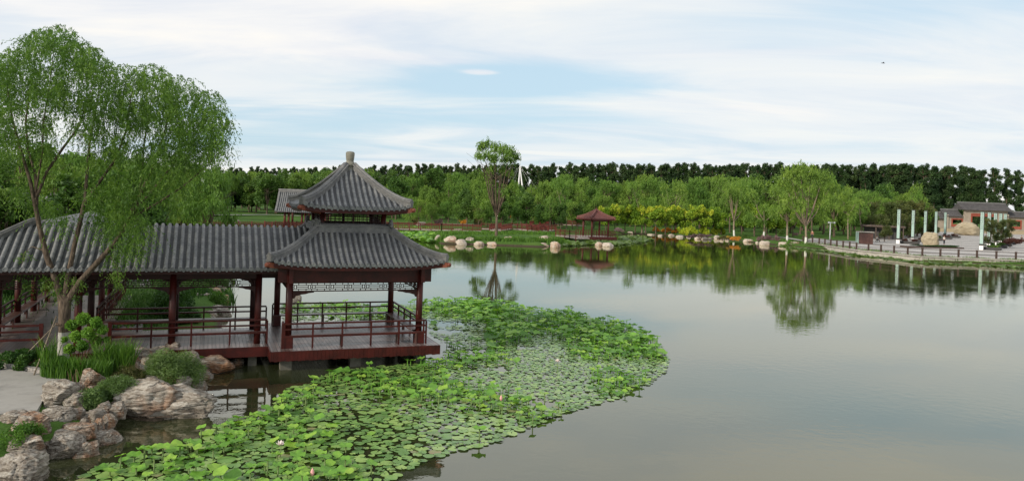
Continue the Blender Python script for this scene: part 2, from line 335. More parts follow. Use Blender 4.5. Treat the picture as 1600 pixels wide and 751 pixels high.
ys=np.unique(np.concatenate([np.linspace(-400,-20,8),np.arange(-20,10,3.),np.arange(10,54,.4),np.arange(54,100,2.),np.arange(100,165,1.),np.linspace(165,420,30),np.linspace(420,4500,12)]).round(3))
GX,GY=np.meshgrid(xs,ys); GZ=height(GX,GY)
GZ+=np.where(GZ>.1,.05*np.sin(GX*1.3+GY*.7)*np.cos(GY*1.1-GX*.4),0)
nx,ny=len(xs),len(ys); I=np.arange(nx*ny).reshape(ny,nx)
Fq=np.stack([I[:-1,:-1],I[:-1,1:],I[1:,1:],I[1:,:-1]],-1).reshape(-1,4)
m,nt,b,out=newmat('ground_grass'); tc=N(nt,'ShaderNodeTexCoord')
n=N(nt,'ShaderNodeTexNoise',inp={'Vector':tc.outputs['Object'],'Scale':.12,'Detail':9.,'Roughness':.65}); n2=N(nt,'ShaderNodeTexNoise',inp={'Vector':tc.outputs['Object'],'Scale':9.,'Detail':4.})
s=N(nt,'ShaderNodeSeparateXYZ',inp={0:tc.outputs['Object']})
g=ramp_(nt,n.outputs[0],[(.3,(.035,.07,.013)),(.5,(.055,.115,.02)),(.7,(.09,.155,.03))])
soil=ramp_(nt,n2.outputs[0],[(.3,(.035,.025,.018)),(.7,(.09,.07,.05))])
fz=ramp_(nt,math_(nt,'ADD',s.outputs[2],math_(nt,'MULTIPLY',n2.outputs[0],.1)),[(.16,0.),(.30,1.)])
nt.links.new(mix_(nt,fz,soil,g),b.inputs['Base Color']); b.inputs['Roughness'].default_value=.95; b.inputs['Specular IOR Level'].default_value=.1
bp=N(nt,'ShaderNodeBump',inp={'Strength':.8,'Distance':.08,'Height':n2.outputs[0]}); nt.links.new(bp.outputs[0],b.inputs['Normal'])
tag(link('ground',mesh_from('ground',np.stack([GX,GY,GZ],-1).reshape(-1,3),Fq,m,True)),kind='structure')
# water
m,nt,b,out=newmat('lake_water'); tc=N(nt,'ShaderNodeTexCoord')
mp=N(nt,'ShaderNodeMapping',inp={0:tc.outputs['Object'],3:(1.,1.,1.)})
a1=N(nt,'ShaderNodeTexNoise',inp={'Vector':mp.outputs[0],'Scale':2.6,'Detail':3.,'Roughness':.5})
a2=N(nt,'ShaderNodeTexNoise',inp={'Vector':mp.outputs[0],'Scale':.18,'Detail':3.})
calm=ramp_(nt,a2.outputs[0],[(.4,.35),(.62,1.)])
hh=math_(nt,'MULTIPLY',a1.outputs[0],calm)
bp=N(nt,'ShaderNodeBump',inp={'Strength':.14,'Distance':.03,'Height':hh})
murk=ramp_(nt,a2.outputs[0],[(.3,(.024,.030,.012)),(.7,(.032,.038,.016))])
df=N(nt,'ShaderNodeBsdfDiffuse',inp={0:murk})
gl=N(nt,'ShaderNodeBsdfGlossy',inp={0:(.985,.975,.885,1),1:.015,'Normal':bp.outputs[0]})
fr=N(nt,'ShaderNodeFresnel',inp={0:1.78,'Normal':bp.outputs[0]})
mx=N(nt,'ShaderNodeMixShader',inp={0:math_(nt,'ADD',math_(nt,'MULTIPLY',fr.outputs[0],.95),.055,clamp=True),1:df.outputs[0],2:gl.outputs[0]}); nt.links.new(mx.outputs[0],out.inputs[0])
wv=[(-400,-400,0),(400,-400,0),(400,300,0),(-400,300,0)]
tag(link('water',mesh_from('water',wv,[(0,1,2,3)],m)),kind='structure')

# ------------------------------------------------------------------ roofs
ROW=.215
def tube_row(mb,P,r=.062,n=6,end=None):
    """barrel tile course: half tube along points P (eave first)"""
    P=[Vector(p) for p in P]
    if len(P)<2 or (P[-1]-P[0]).length<.08: return
    V=[]
    d0=(P[1]-P[0]); side=Vector((d0.y,-d0.x,0)).normalized()
    for p in P:
        for k in range(n+1):
            t=math.pi*k/n; V.append(p+side*math.cos(t)*r+Vector((0,0,1))*(math.sin(t)*r*1.25-.01))
    Fc=[(i*(n+1)+k,i*(n+1)+k+1,(i+1)*(n+1)+k+1,(i+1)*(n+1)+k) for i in range(len(P)-1) for k in range(n)]
    mb.add(V,Fc,True)
    # round tile end at the eave
    out=-Vector((d0.x,d0.y,0)).normalized(); c=P[0]+out*.02+Vector((0,0,.012))
    rr=r*1.22; V=[];Fc=[]
    for q,o in((rr,0),(rr,.035),(rr*.72,.04),(rr*.66,.028)):
        for k in range(10):
            t=2*math.pi*k/10; V.append(c+out*o+side*math.cos(t)*q+Vector((0,0,math.sin(t)*q)))
    for j in range(3):
        for k in range(10): Fc.append((j*10+k,j*10+(k+1)%10,(j+1)*10+(k+1)%10,(j+1)*10+k))
    Fc.append(tuple(30+k for k in range(10))); mb.add(V,Fc,False)
def drip(mb,p,out,side,w):
    V=[p+side*x+Vector((0,0,z))+out*.03 for x,z in((-w/2,.03),(-w/2,-.02),(-w*.25,-.075),(0,-.10),(w*.25,-.075),(w/2,-.02),(w/2,.03))]
    V+= [v-out*.02 for v in V]; n=7
    mb.add(V,[tuple(range(7)),tuple(range(13,6,-1))]+[(i,(i+1)%7,7+(i+1)%7,7+i) for i in range(7)])
def hip_roof(root,W,w0,ze,zt,lift,ring=True,nm='roof',lab=None,row=ROW,mt=None,r=.062,finial=None):
    mt=mt or (M['pan'],M['tube'],M['ridge'])
    H=zt-ze
    def Z(t,s): return ze+H*(.62*t+.38*t*t)+lift*(min(1.,abs(s)/W))**4*(1-t)**1.3
    pan=MB(); tub=MB(); und=MB()
    for k in range(4):
        a=k*math.pi/2; rot=lambda u,v,z:(u*math.cos(a)-v*math.sin(a),u*math.sin(a)+v*math.cos(a),z)
        nt_,ns=14,20; V=[];U=[]
        for i in range(nt_+1):
            t=i/nt_; rr=W+(w0-W)*t
            for j in range(ns+1):
                s=rr*(-1+2*j/ns); V.append(rot(s,-rr,Z(t,s))); U.append(rot(s*.985,-rr*.985,Z(t,s)-.09))
        Fc=[(i*(ns+1)+j,i*(ns+1)+j+1,(i+1)*(ns+1)+j+1,(i+1)*(ns+1)+j) for i in range(nt_) for j in range(ns)]
        pan.add(V,Fc,True); und.add(U,[f[::-1] for f in Fc],True)
        # fascia board
        for j in range(ns):
            A=Vector(U[j]);B=Vector(U[j+1]); und.bar(A+Vector((0,0,-.03)),B+Vector((0,0,-.03)),.05,.14)
        nr=int(W/row)
        for j in range(-nr,nr+1):
            s=j*row
            if abs(s)>W-.07: continue
            tm=min(1.,(W-abs(s))/(W-w0)) if w0<W else 1.
            P=[rot(s,-(W+(w0-W)*t)-(.03 if i==0 else 0),Z(t,s)+.015) for i,t in enumerate(np.linspace(0,tm,9))]
            tube_row(tub,P,r)
            o=Vector(rot(0,-1,0)); sd_=Vector(rot(1,0,0))
            drip(tub,Vector(rot(s+row/2,-W-.01,Z(0,s+row/2)-.0)),o,sd_,row*.62)
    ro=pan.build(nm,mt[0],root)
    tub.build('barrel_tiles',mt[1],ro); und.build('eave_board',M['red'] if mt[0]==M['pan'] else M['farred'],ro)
    for k in range(4):
        a=k*math.pi/2+math.pi/4; hr=MB(); P=[]
        for t in np.linspace(-.02,1,14):
            rr=W+(w0-W)*t; z=Z(max(t,0),rr)+.0; q=rr*math.sqrt(2); P.append(Vector((q*math.sin(a),-q*math.cos(a),z)))
        ws=r/.062
        for i in range(len(P)-1):
            A,B=P[i],P[i+1]; hr.bar(A+Vector((0,0,.07*ws)),B+Vector((0,0,.07*ws)),.20*ws,.20*ws)
            hr.bar(A+Vector((0,0,.175*ws)),B+Vector((0,0,.175*ws)),.27*ws,.05*ws)
        hr.tube([p+Vector((0,0,.22*ws)) for p in P],.075*ws,8)
        hr.build('hip_ridge',mt[2],ro)
        cb=MB(); o=Vector((math.sin(a),-math.cos(a),0)); e=P[0]
        cb.bar(e-o*1.1+Vector((0,0,-.30)),e+o*.04+Vector((0,0,-.14)),.16*ws,.18*ws); 
        cb.tube([e+o*.02+Vector((0,0,-.145)),e+o*.12+Vector((0,0,-.14)),e+o*.16+Vector((0,0,-.14))],[.085*ws,.085*ws,.05*ws],10)
        cb.build('corner_beam',M['orange'] if mt[0]==M['pan'] else M['farred'],root)
    if ring:
        rg=MB()
        for k in range(4):
            a=k*math.pi/2; rot=lambda u,v,z:(u*math.cos(a)-v*math.sin(a),u*math.sin(a)+v*math.cos(a),z)
            rg.bar(rot(-w0-.1,-w0-.02,zt+.05),rot(w0+.1,-w0-.02,zt+.05),.2,.24)
            rg.bar(rot(-w0-.13,-w0-.02,zt+.195),rot(w0+.13,-w0-.02,zt+.195),.28,.05)
            rg.tube([rot(-w0-.1,-w0-.02,zt+.23),rot(w0+.1,-w0-.02,zt+.23)],.06,8)
            # curled ornaments at the corners of the ring
            c=Vector(rot(-w0-.06,-w0-.06,zt+.2))
            for (dx_,dz_,q) in((0,.08,.12),(-.10,.14,.07),(.09,.15,.07),(0,.22,.06),(-.14,.03,.06),(.14,.03,.06)):
                d=Vector(rot(1,-1,0)).normalized(); e=Vector(rot(1,1,0)).normalized()
                p=c+e*dx_*0+Vector(rot(dx_,-dx_*.2,0))+Vector((0,0,dz_)); rg.tube([p-e*.05,p+e*.05],q,8)
        rg.build('ridge_ring',mt[2],ro)
    return ro
def lattice(mb,P,Q,z0,z1,cell=.62,th=.022):
    """openwork panel with nested rectangles between P and Q (2D points)"""
    P=Vector(P);Q=Vector(Q);L=(Q-P).length; d=(Q-P)/L; n=max(1,round(L/cell)); c=L/n
    b=lambda s0,h0,s1,h1,w=th: mb.bar((P+d*s0).to_3d()+Vector((0,0,h0)),(P+d*s1).to_3d()+Vector((0,0,h1)),w,w)
    b(0,z0,L,z0,.04); b(0,z1,L,z1,.035); hh=z1-z0; i0=z0+hh*.27;i1=z1-hh*.27
    b(0,i0,L,i0); b(0,i1,L,i1)
    for i in range(n):
        s=i*c; b(s+c*.06,i0,s+c*.06,i1); b(s+c*.94,i0,s+c*.94,i1); b(s+c*.18,i0,s+c*.18,i1);b(s+c*.82,i0,s+c*.82,i1)
        m_=(i0+i1)/2; b(s+c*.18,m_,s+c*.82,m_); b(s-c*.06 if i else s,m_,s+c*.06,m_)
        for q in(.3,.7): b(s+c*q,z0,s+c*q,i0); b(s+c*q,i1,s+c*q,z1)
        b(s,z0,s,i0); b(s,i1,s,z1)
def posts(mb,m,parent,name='railing_post'):
    """every post an object of its own"""
    for i in range(0,len(mb.v),8):
        q=MB(); V=[Vector(v) for v in mb.v[i:i+8]]; q.add(V,[(0,1,2,3),(7,6,5,4),(0,4,5,1),(1,5,6,2),(2,6,7,3),(3,7,4,0)]); q.build(name,m,parent)
def rails(root,P,Q,z,mb_rail,mb_post,sp=1.1,ends=True,hs=(.89,.69),post_h=.89,seat=True,seat_in=None,seat_m=None,bot=.42):
    P=Vector(P);Q=Vector(Q);L=(Q-P).length;d=(Q-P)/L; n=max(1,round(L/sp))
    for h in hs: mb_rail.bar((P.x,P.y,z+h),(Q.x,Q.y,z+h),.07 if h==hs[0] else .05,.06)
    mb_rail.bar((P.x,P.y,z+bot),(Q.x,Q.y,z+bot),.05,.07)
    for i in range(n+1):
        if not ends and i in(0,n): continue
        p=P+d*L*i/n; mb_post.bar((p.x,p.y,z),(p.x,p.y,z+post_h-.03),.06,.06)
    if seat_in is not None:
        s=MB(); o=Vector(seat_in)
        A=P+o*.22; B=Q+o*.22; s.bar((A.x,A.y,z+.44),(B.x,B.y,z+.44),.36,.05)
        for i in range(0,n+1,2):
            p=P+d*(L*(i+.02)/(n+.04))+o*.3; s.bar((p.x,p.y,z),(p.x,p.y,z+.41),.06,.12)
        s.build('bench',M['seat'],root,bevel=.008)
def brace(mb,c,d,z,L=.75,h=.16):
    """carved corner bracket beside a column top"""
    c=Vector(c);d=Vector(d); V=[]
    prof=[(0,0),(L,0),(L,-.03),(L*.75,-.05),(L*.6,-.085),(L*.4,-.1),(L*.25,-h*.85),(.1,-h),(.06,-h*1.5),(0,-h*1.5)]
    s=Vector((-d.y,d.x,0))*.03
    n=len(prof)
    for sg in(-1,1):
        for a,b_ in prof: V.append((c.x+d.x*a+s.x*sg,c.y+d.y*a+s.y*sg,z+b_))
    mb.add(V,[tuple(range(n))[::-1],tuple(range(n,2*n))]+[(i,(i+1)%n,n+(i+1)%n,n+i) for i in range(n)])

# ------------------------------------------------------------------ the lakeside pavilion
PC=(-6.63,30.62); PA=R(22.); DZ=.75
pav=thing('lakeside_pavilion','two-tiered grey tiled pavilion with red columns over the lake beside the covered corridor','pavilion',(PC[0],PC[1],0),PA)
c=2.44
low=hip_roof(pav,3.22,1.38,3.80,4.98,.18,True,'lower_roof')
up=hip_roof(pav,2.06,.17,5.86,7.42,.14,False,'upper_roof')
f=MB(); f.lathe([(.24,7.30),(.25,7.45),(.19,7.49),(.19,7.53),(.225,7.56),(.225,7.66),(.17,7.70),(.145,7.74),(.155,7.78),(.175,7.95),(.18,8.07),(.15,8.12),(.06,8.14)],n=20); f.build('finial',M['stonecap'],pav)
d=MB(); d.bx(-3.05,3.1,-3.05,3.05,DZ-.06,DZ); d.build('deck',M['deck'],pav)
d=MB(); 
for i in range(-22,23):
    x=i*.138
    for y in(-3.075,3.075): d.bx(x-.066,x+.066,y-.02,y+.02,DZ-.36+.01*((i*7)%3),DZ-.003)
    for sx in(-3.075,3.125): d.bx(sx-.02,sx+.02,x-.066,x+.066,DZ-.36+.01*((i*5)%3),DZ-.003)
d.build('deck_skirt',M['red'],pav)
for u in(-2.5,0,2.5):
    for v in(-2.5,0,2.5):
        d=MB(); d.bx(u-.2,u+.2,v-.2,v+.2,-1.4,DZ-.2); d.build('deck_pier',M['pier'],pav)
for u in(-c,c):
    for v in(-c,c):
        q=MB(); q.tube([(u,v,DZ),(u,v,3.55)],.125,16); q.build('column',M['red'],pav)
        q=MB(); q.bx(u-.17,u+.17,v-.17,v+.17,DZ+.001,DZ+.42); q.build('column_base',M['red'],pav,bevel=.01)
bm=MB()
for sg in(-1,1):
    bm.bx(-c-.42,c+.42,sg*c-.08,sg*c+.08,3.12,3.66)
    bm.bx(sg*c-.077,sg*c+.077,-c-.42,c+.42,3.124,3.656)
bm.build('beam',M['red'],pav,bevel=.008)
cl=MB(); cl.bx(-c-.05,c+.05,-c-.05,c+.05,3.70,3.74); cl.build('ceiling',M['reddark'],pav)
cw=c-.12
for P,Q in(((-cw,-c),(cw,-c)),((c,-cw),(c,cw)),((-cw,c),(cw,c)),((-c,-cw),(-c,cw))):
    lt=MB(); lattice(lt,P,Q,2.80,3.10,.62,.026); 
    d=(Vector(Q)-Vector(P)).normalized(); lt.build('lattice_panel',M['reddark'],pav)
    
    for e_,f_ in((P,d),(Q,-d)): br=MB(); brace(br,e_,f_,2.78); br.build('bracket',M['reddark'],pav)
o_=c+.16
for P,Q,inn in(((-o_-.05,-o_),(o_+.1,-o_),(0,1)),((o_,-o_),(o_,o_),(-1,0)),((-o_,o_),(o_,o_),(0,-1))):
    a=MB();b_=MB(); rails(pav,P,Q,DZ,a,b_,1.12,seat_in=inn); ro=a.build('railing',M['red'],pav); posts(b_,M['red'],ro)
a=MB();b_=MB(); rails(pav,(-o_,-o_),(-o_,-c+.35),DZ,a,b_,.6); ro=a.build('railing',M['red'],pav); posts(b_,M['red'],ro)
# lantern storey between the roofs
k=1.2
for u in(-k,k):
    for v in(-k,k): q=MB(); q.tube([(u,v,4.3),(u,v,5.95)],.10,12); q.build('upper_column',M['red'],pav)
bm=MB()
for sg in(-1,1):
    bm.bx(-k-.3,k+.3,sg*k-.06,sg*k+.06,5.72,5.94); bm.bx(sg*k-.058,sg*k+.058,-k-.3,k+.3,5.725,5.935)
    bm.bx(-k,k,sg*k-.05,sg*k+.05,4.98,5.10); bm.bx(sg*k-.048,sg*k+.048,-k,k,4.985,5.095)
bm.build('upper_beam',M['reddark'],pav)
for P,Q in(((-k,-k),(k,-k)),((k,-k),(k,k)),((-k,k),(k,k)),((-k,-k),(-k,k))):
    lt=MB(); P=Vector(P);Q=Vector(Q);d=(Q-P).normalized();L=(Q-P).length
    for h in(5.14,5.24,5.34,5.44,5.54,5.64): lt.bar((P+d*.1).to_3d()+Vector((0,0,h)),(Q-d*.1).to_3d()+Vector((0,0,h)),.02,.02)
    n=14
    for i in range(1,n):
        s=L*i/n
        if i%7==0: lt.bar((P+d*s).to_3d()+Vector((0,0,5.1)),(P+d*s).to_3d()+Vector((0,0,5.72)),.08,.08)
        else:
            z0=5.14 if i%2 else 5.24; lt.bar((P+d*s).to_3d()+Vector((0,0,z0)),(P+d*s).to_3d()+Vector((0,0,z0+.4)),.02,.02)
    lt.build('clerestory_lattice',M['reddark'] if P.y<0 or True else M['red'],pav)

# ------------------------------------------------------------------ covered corridor (front run) and its wing
def prof(q,zr=5.0,rise=1.40,half=2.55):
    g=(math.sqrt(q*q+.05)-math.sqrt(.05))/(math.sqrt(half*half+.05)-math.sqrt(.05))
    return zr-rise*(g*(1.13-.13*g))
VC=.2; UW=-10.8; HW=2.55
cor=thing('covered_corridor','long red-columned covered corridor with rolled grey tile roof joining the two-tiered pavilion','corridor',(PC[0],PC[1],0),PA)
pan=MB();tub=MB();und=MB()
def slope(u0,u1,sg,step=.23,hipL=None,axis=0,cc=VC):
    """one tiled slope: rows across, from eave to ridge; hipL = ridge end beyond which rows stop at the hip"""
    n=int(abs(u1-u0)/step)
    def pt(u,d,dz=0): 
        z=prof(d)+dz
        return (u,cc+sg*d,z) if axis==0 else (cc+sg*d,u,z)
    K=12
    for i in range(n+1):
        u=u0+(u1-u0)*i/n
        d0=0.
        if hipL is not None and (u-hipL)*(1 if u1>u0 else 1)*math.copysign(1,u0-u1)*0==0:
            d0=max(0.,(hipL-u)) if u0<hipL else 0.
        if d0>HW-.1: continue
        ds=np.linspace(HW,d0,K); tube_row(tub,[pt(u,x+(.03 if j==0 else 0),.015) for j,x in enumerate(ds)],.066)
        side=Vector((1,0,0)) if axis==0 else Vector((0,1,0)); o=Vector((0,sg,0)) if axis==0 else Vector((sg,0,0))
        if i<n: drip(tub,Vector(pt(u+(u1-u0)/n/2,HW+.01)),o,side,.14)
    cols=40
    V=[];U=[]
    for i in range(cols+1):
        u=u0+(u1-u0)*i/cols; d0=max(0.,hipL-u) if (hipL is not None and u0<hipL) else 0.
        for x in np.linspace(HW,min(d0,HW),K): V.append(pt(u,x)); U.append(pt(u,x*.99,-.09))
    Fc=[(i*K+j,(i+1)*K+j,(i+1)*K+j+1,i*K+j+1) for i in range(cols) for j in range(K-1)]
    if (sg<0)!=(axis==0): Fc=[q[::-1] for q in Fc]
    pan.add(V,Fc,True); und.add(U,[q[::-1] for q in Fc],True)
    a=Vector(pt(u0,HW*.985,-.13));b=Vector(pt(u1,HW*.985,-.13)); und.bar(a,b,.05,.12)
slope(UW-HW,-1.45,-1,hipL=UW); slope(UW+1.5,-1.45,1)
# filler cap over the rolled ridge so both slopes meet
ro=pan.build('roof',M['pan'],cor); tub.build('barrel_tiles',M['tube'],ro); und.build('eave_board',M['reddark'],ro)
def ridgebar(mb,P):
    for i in range(len(P)-1):
        A,B=Vector(P[i]),Vector(P[i+1]); mb.bar(A+Vector((0,0,.04)),B+Vector((0,0,.04)),.16,.16); mb.bar(A+Vector((0,0,.13)),B+Vector((0,0,.13)),.21,.04)
    mb.tube([Vector(p)+Vector((0,0,.16)) for p in P],.06,8)
hr=MB(); ridgebar(hr,[(UW-x,VC-x,prof(x)+.02) for x in np.linspace(.0,HW+.06,12)]); hr.build('hip_ridge',M['ridge'],ro)
# pale valley capping where the corridor roof runs into the pavilion
fc=(-1.24,-2.08)
v0,v1=-1.35,1.77
cols_u=(-3.44,-6.35,-9.3,-12.3)
for u in cols_u[:3]:
    for v in(v0,v1):
        q=MB(); q.tube([(u,v,DZ-.4),(u,v,3.42)],.12,14); q.build('column',M['red'] if v==v0 else M['reddark'],cor)  # rear columns darker: the shade under the roof is put into their colour
q=MB(); q.tube([(-12.3,v0,DZ-.4),(-12.3,v0,3.42)],.12,14); q.build('column',M['red'],cor)
bm=MB()
for v in(v0,v1): bm.bx(-12.45,-2.3,v-.07,v+.07,3.18,3.60)
for u in cols_u[:3]: bm.bx(u-.06,u+.06,v0,v1,3.20,3.42)
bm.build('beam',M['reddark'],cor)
d=MB(); d.bx(-13.2,-3.08,-2.02,2.1,DZ-.06,DZ-.003); d.build('deck',M['deck'],cor)
d=MB(); d.bx(-13.2,-3.09,-2.06,-2.022,DZ-.36,DZ-.006); d.bx(-10,-3.09,2.102,2.14,DZ-.36,DZ-.006); d.build('deck_skirt',M['red'],cor)
for u in(-3.6,-6.2,-9):
    for v in(-1.6,1.7): d=MB(); d.bx(u-.15,u+.15,v-.15,v+.15,-1.4,DZ-.07); d.build('deck_pier',M['pier'],cor)
for a_,b_ in zip(cols_u[1:],cols_u[:-1]):
    for v in(v0,v1):
        lt=MB(); lattice(lt,(a_+.12,v),(b_-.12,v),2.86,3.16,.62,.026); lt.build('lattice_panel',M['reddark'],cor)
        
        for e_,f_ in(((a_+.1,v),(1,0)),((b_-.1,v),(-1,0))): br=MB(); brace(br,e_,f_,2.85,.6); br.build('bracket',M['reddark'],cor)
for P,Q,inn in(((-8.3,v0-.16),(-3.1,v0-.16),(0,1)),((-13.1,v0-.16),(-10.35,v0-.16),None),((-8.9,v1+.16),(-2.9,v1+.16),(0,-1))):
    a=MB();b_=MB(); rails(cor,P,Q,DZ,a,b_,1.3,seat_in=inn); rr=a.build('railing',M['red'],cor); posts(b_,M['red'],rr)
for u in(-10.35,-8.3): b_=MB(); b_.bx(u-.06,u+.06,v0-.22,v0-.1,DZ,DZ+.95); b_.build('newel_post',M['red'],cor)
# wing running back from the corner
wing=thing('corridor_wing','rear wing of the covered corridor running away behind the big willow','corridor',(PC[0],PC[1],0),PA)
pan=MB();tub=MB();und=MB(); VE=13.2
slope(VC-HW,VE,-1,hipL=VC,axis=1,cc=UW); slope(VC+1.2,VE,1,axis=1,cc=UW)
ro=pan.build('roof',M['pan'],wing); tub.build('barrel_tiles',M['tube'],ro); und.build('eave_board',M['reddark'],ro)
hr=MB(); hr.tube([(UW,y,4.98) for y in np.linspace(VC+.1,VE,6)],.07,8); hr.build('ridge',M['ridge'],ro)
for v in(4.9,8.0,11.1):
    for u in(-9.3,-12.3): q=MB(); q.tube([(u,v,.2),(u,v,3.42)],.12,14); q.build('column',M['red'],wing)
q=MB(); q.tube([(-12.3,v1,.2),(-12.3,v1,3.42)],.12,14); q.build('column',M['red'],wing)
bm=MB(); 
for u in(-9.3,-12.3): bm.bx(u-.07,u+.07,v0,VE,3.17,3.43)
bm.build('beam',M['reddark'],wing)
d=MB(); d.bx(-13.15,-8.75,2.15,VE,DZ-.06,DZ-.003); d.build('deck',M['deckw'],wing)
for P,Q,inn in(((-9.14,2.2),(-9.14,VE),None),((-12.46,v0),(-12.46,VE),(1,0))):
    a=MB();b_=MB(); rails(wing,P,Q,DZ,a,b_,.8 if inn is None else 1.2,seat_in=inn,hs=(.89,.69)); rr=a.build('railing',M['reddark'],wing); posts(b_,M['reddark'],rr)
for v_ in((-1.2,1.6),(1.9,4.8),(5,7.9),(8.1,11.)):
    for u in(-9.3,-12.3):
        lt=MB(); lattice(lt,(u,v_[0]),(u,v_[1]),2.90,3.14,.62); lt.build('lattice_panel',M['reddark'],wing)
# hall behind whose hip shows over the wing
hc=at(150,332,4.05); hall=thing('garden_hall','hip-roofed grey hall behind the corridor wing and the big willow','building',(hc.x-6.5,hc.y+2.76,0),PA)
hip_roof(hall,5.0,.9,3.75,5.2,.1,False,'roof',row=.3,r=.085)
q=MB()
for u in(-4,4):
    for v in(-4,0,4): q=MB(); q.tube([(u,v,.2),(u,v,3.8)],.16,12); q.build('column',M['red'],hall)
d=MB(); d.bx(-4.6,4.6,-4.6,4.6,.1,DZ); d.build('plinth',M['wallstone'],hall)
bm=MB()
for sg in(-1,1): bm.bx(-4.2,4.2,sg*4-.1,sg*4+.1,3.2,3.6); bm.bx(sg*4-.098,sg*4+.098,-4.2,4.2,3.21,3.59)
bm.build('beam',M['reddark'],hall)
# ------------------------------------------------------------------ leaves
rng=np.random.default_rng(11)
def leaves(C,A,L,Wd,roll=None,rg=rng):
    """diamond leaves at C along axis A"""
    n=len(C); A=A/np.linalg.norm(A,axis=1,keepdims=True)
    r=rg.normal(size=(n,3)); S=np.cross(A,r); S/=np.linalg.norm(S,axis=1,keepdims=True)+1e-9
    L=np.broadcast_to(L,(n,))[:,None]; Wd=np.broadcast_to(Wd,(n,))[:,None]
    V=np.stack([C-A*L/2,C+S*Wd/2+A*L*.05,C+A*L/2,C-S*Wd/2+A*L*.05],1).reshape(-1,3)
    return V,np.arange(4*n).reshape(n,4)
def leafmesh(name,V,Fc,mat,tn): 
    me=mesh_from(name,V,Fc,mat); tint(me,np.repeat(tn,4)); return me
def cat(parts):
    V=[];Fc=[];T=[];b=0
    for v,f_,t in parts: V.append(v);Fc.append(f_+b);T.append(t);b+=len(v)
    return np.concatenate(V),np.concatenate(Fc),np.concatenate(T)
def crown_blobs(rg,B,nleaf,ll,lw,droop,shell=.45,hang=.0,jit=1.):
    """B: list of (x,y,z,r). leaf clumps round each centre; droop pulls leaves down into strands"""
    B=np.array(B); w=B[:,3]**2; w=w/w.sum(); idx=rg.choice(len(B),nleaf,p=w)
    if droop>0:
        k=9; ns=nleaf//k; idx=rg.choice(len(B),ns,p=w); d=rg.normal(size=(ns,3)); d/=np.linalg.norm(d,axis=1,keepdims=True)
        rad=B[idx,3]*rg.uniform(.1,1.35,ns)**.8
        S=B[idx,:3]+d*rad[:,None]; L=rg.uniform(.15,1.,ns)**1.3*droop
        t=np.tile(np.arange(k)/k,ns)+rg.uniform(0,.1,ns*k); Sr=np.repeat(S,k,0); dr=np.repeat(d,k,0); Lr=np.repeat(L,k)
        C=Sr+dr*np.array([1,1,0])*(.22*Lr*t)[:,None]; C[:,2]+=Lr*(.25*t-1.15*t*t); C+=rg.normal(size=C.shape)*lw*1.1
        A=np.stack([dr[:,0]*.3,dr[:,1]*.3,-.4-t],1)+rg.normal(size=C.shape)*.35
        tn=np.repeat(rg.uniform(0,1,ns),k)*.6+rg.uniform(0,.4,ns*k)
        V,Fc=leaves(C,A,ll*rg.uniform(.7,1.3,len(C)),lw*rg.uniform(.7,1.2,len(C)),rg=rg); return V,Fc,tn
    d=rg.normal(size=(nleaf,3)); d/=np.linalg.norm(d,axis=1,keepdims=True)
    rad=B[idx,3]*rg.uniform(0,1,nleaf)**shell
    C=B[idx,:3]+d*rad[:,None]; A=rg.normal(size=(nleaf,3))+d*.6; A[:,2]*=.7
    V,Fc=leaves(C,A,ll*rg.uniform(.6,1.4,nleaf),lw*rg.uniform(.6,1.3,nleaf),rg=rg)
    return V,Fc,np.clip(rg.uniform(0,1,len(B))[idx]*.6+rg.uniform(0,.4,nleaf),0,1)
def limbs(mb,rg,base,fork,B,r0,n=7,frac=1.):
    """trunk from base to fork, limbs curving to blob centres"""
    base=Vector(base);fork=Vector(fork)
    mid=(base+fork)/2+Vector((rg.normal()*.05,rg.normal()*.05,0))*fork.z*.4
    mb.tube([base-Vector((0,0,.3)),base+Vector((0,0,.05)),mid,fork],[r0*1.35,r0*1.1,r0*.9,r0*.72],8)
    for b in B[:n]:
        e=Vector(b[:3]); v=e-fork; m1=fork+v*.35+Vector((v.x*.05,v.y*.05,-v.length*.02)); m2=fork+v*.7+Vector((0,0,v.length*.04))
        mb.tube([fork-Vector((0,0,.15)),m1,m2,e],[r0*.55,r0*.4,r0*.22,r0*.06],6,cap=False)
        for q in range(2):
            s=fork+v*rg.uniform(.45,.75); t=s+Vector((rg.normal(),rg.normal(),.8+rg.uniform(0,.6)))*v.length*.22
            mb.tube([s,(s+t)/2+Vector((0,0,.05)),t],[r0*.2,r0*.13,r0*.04],5,cap=False)
TREES={}
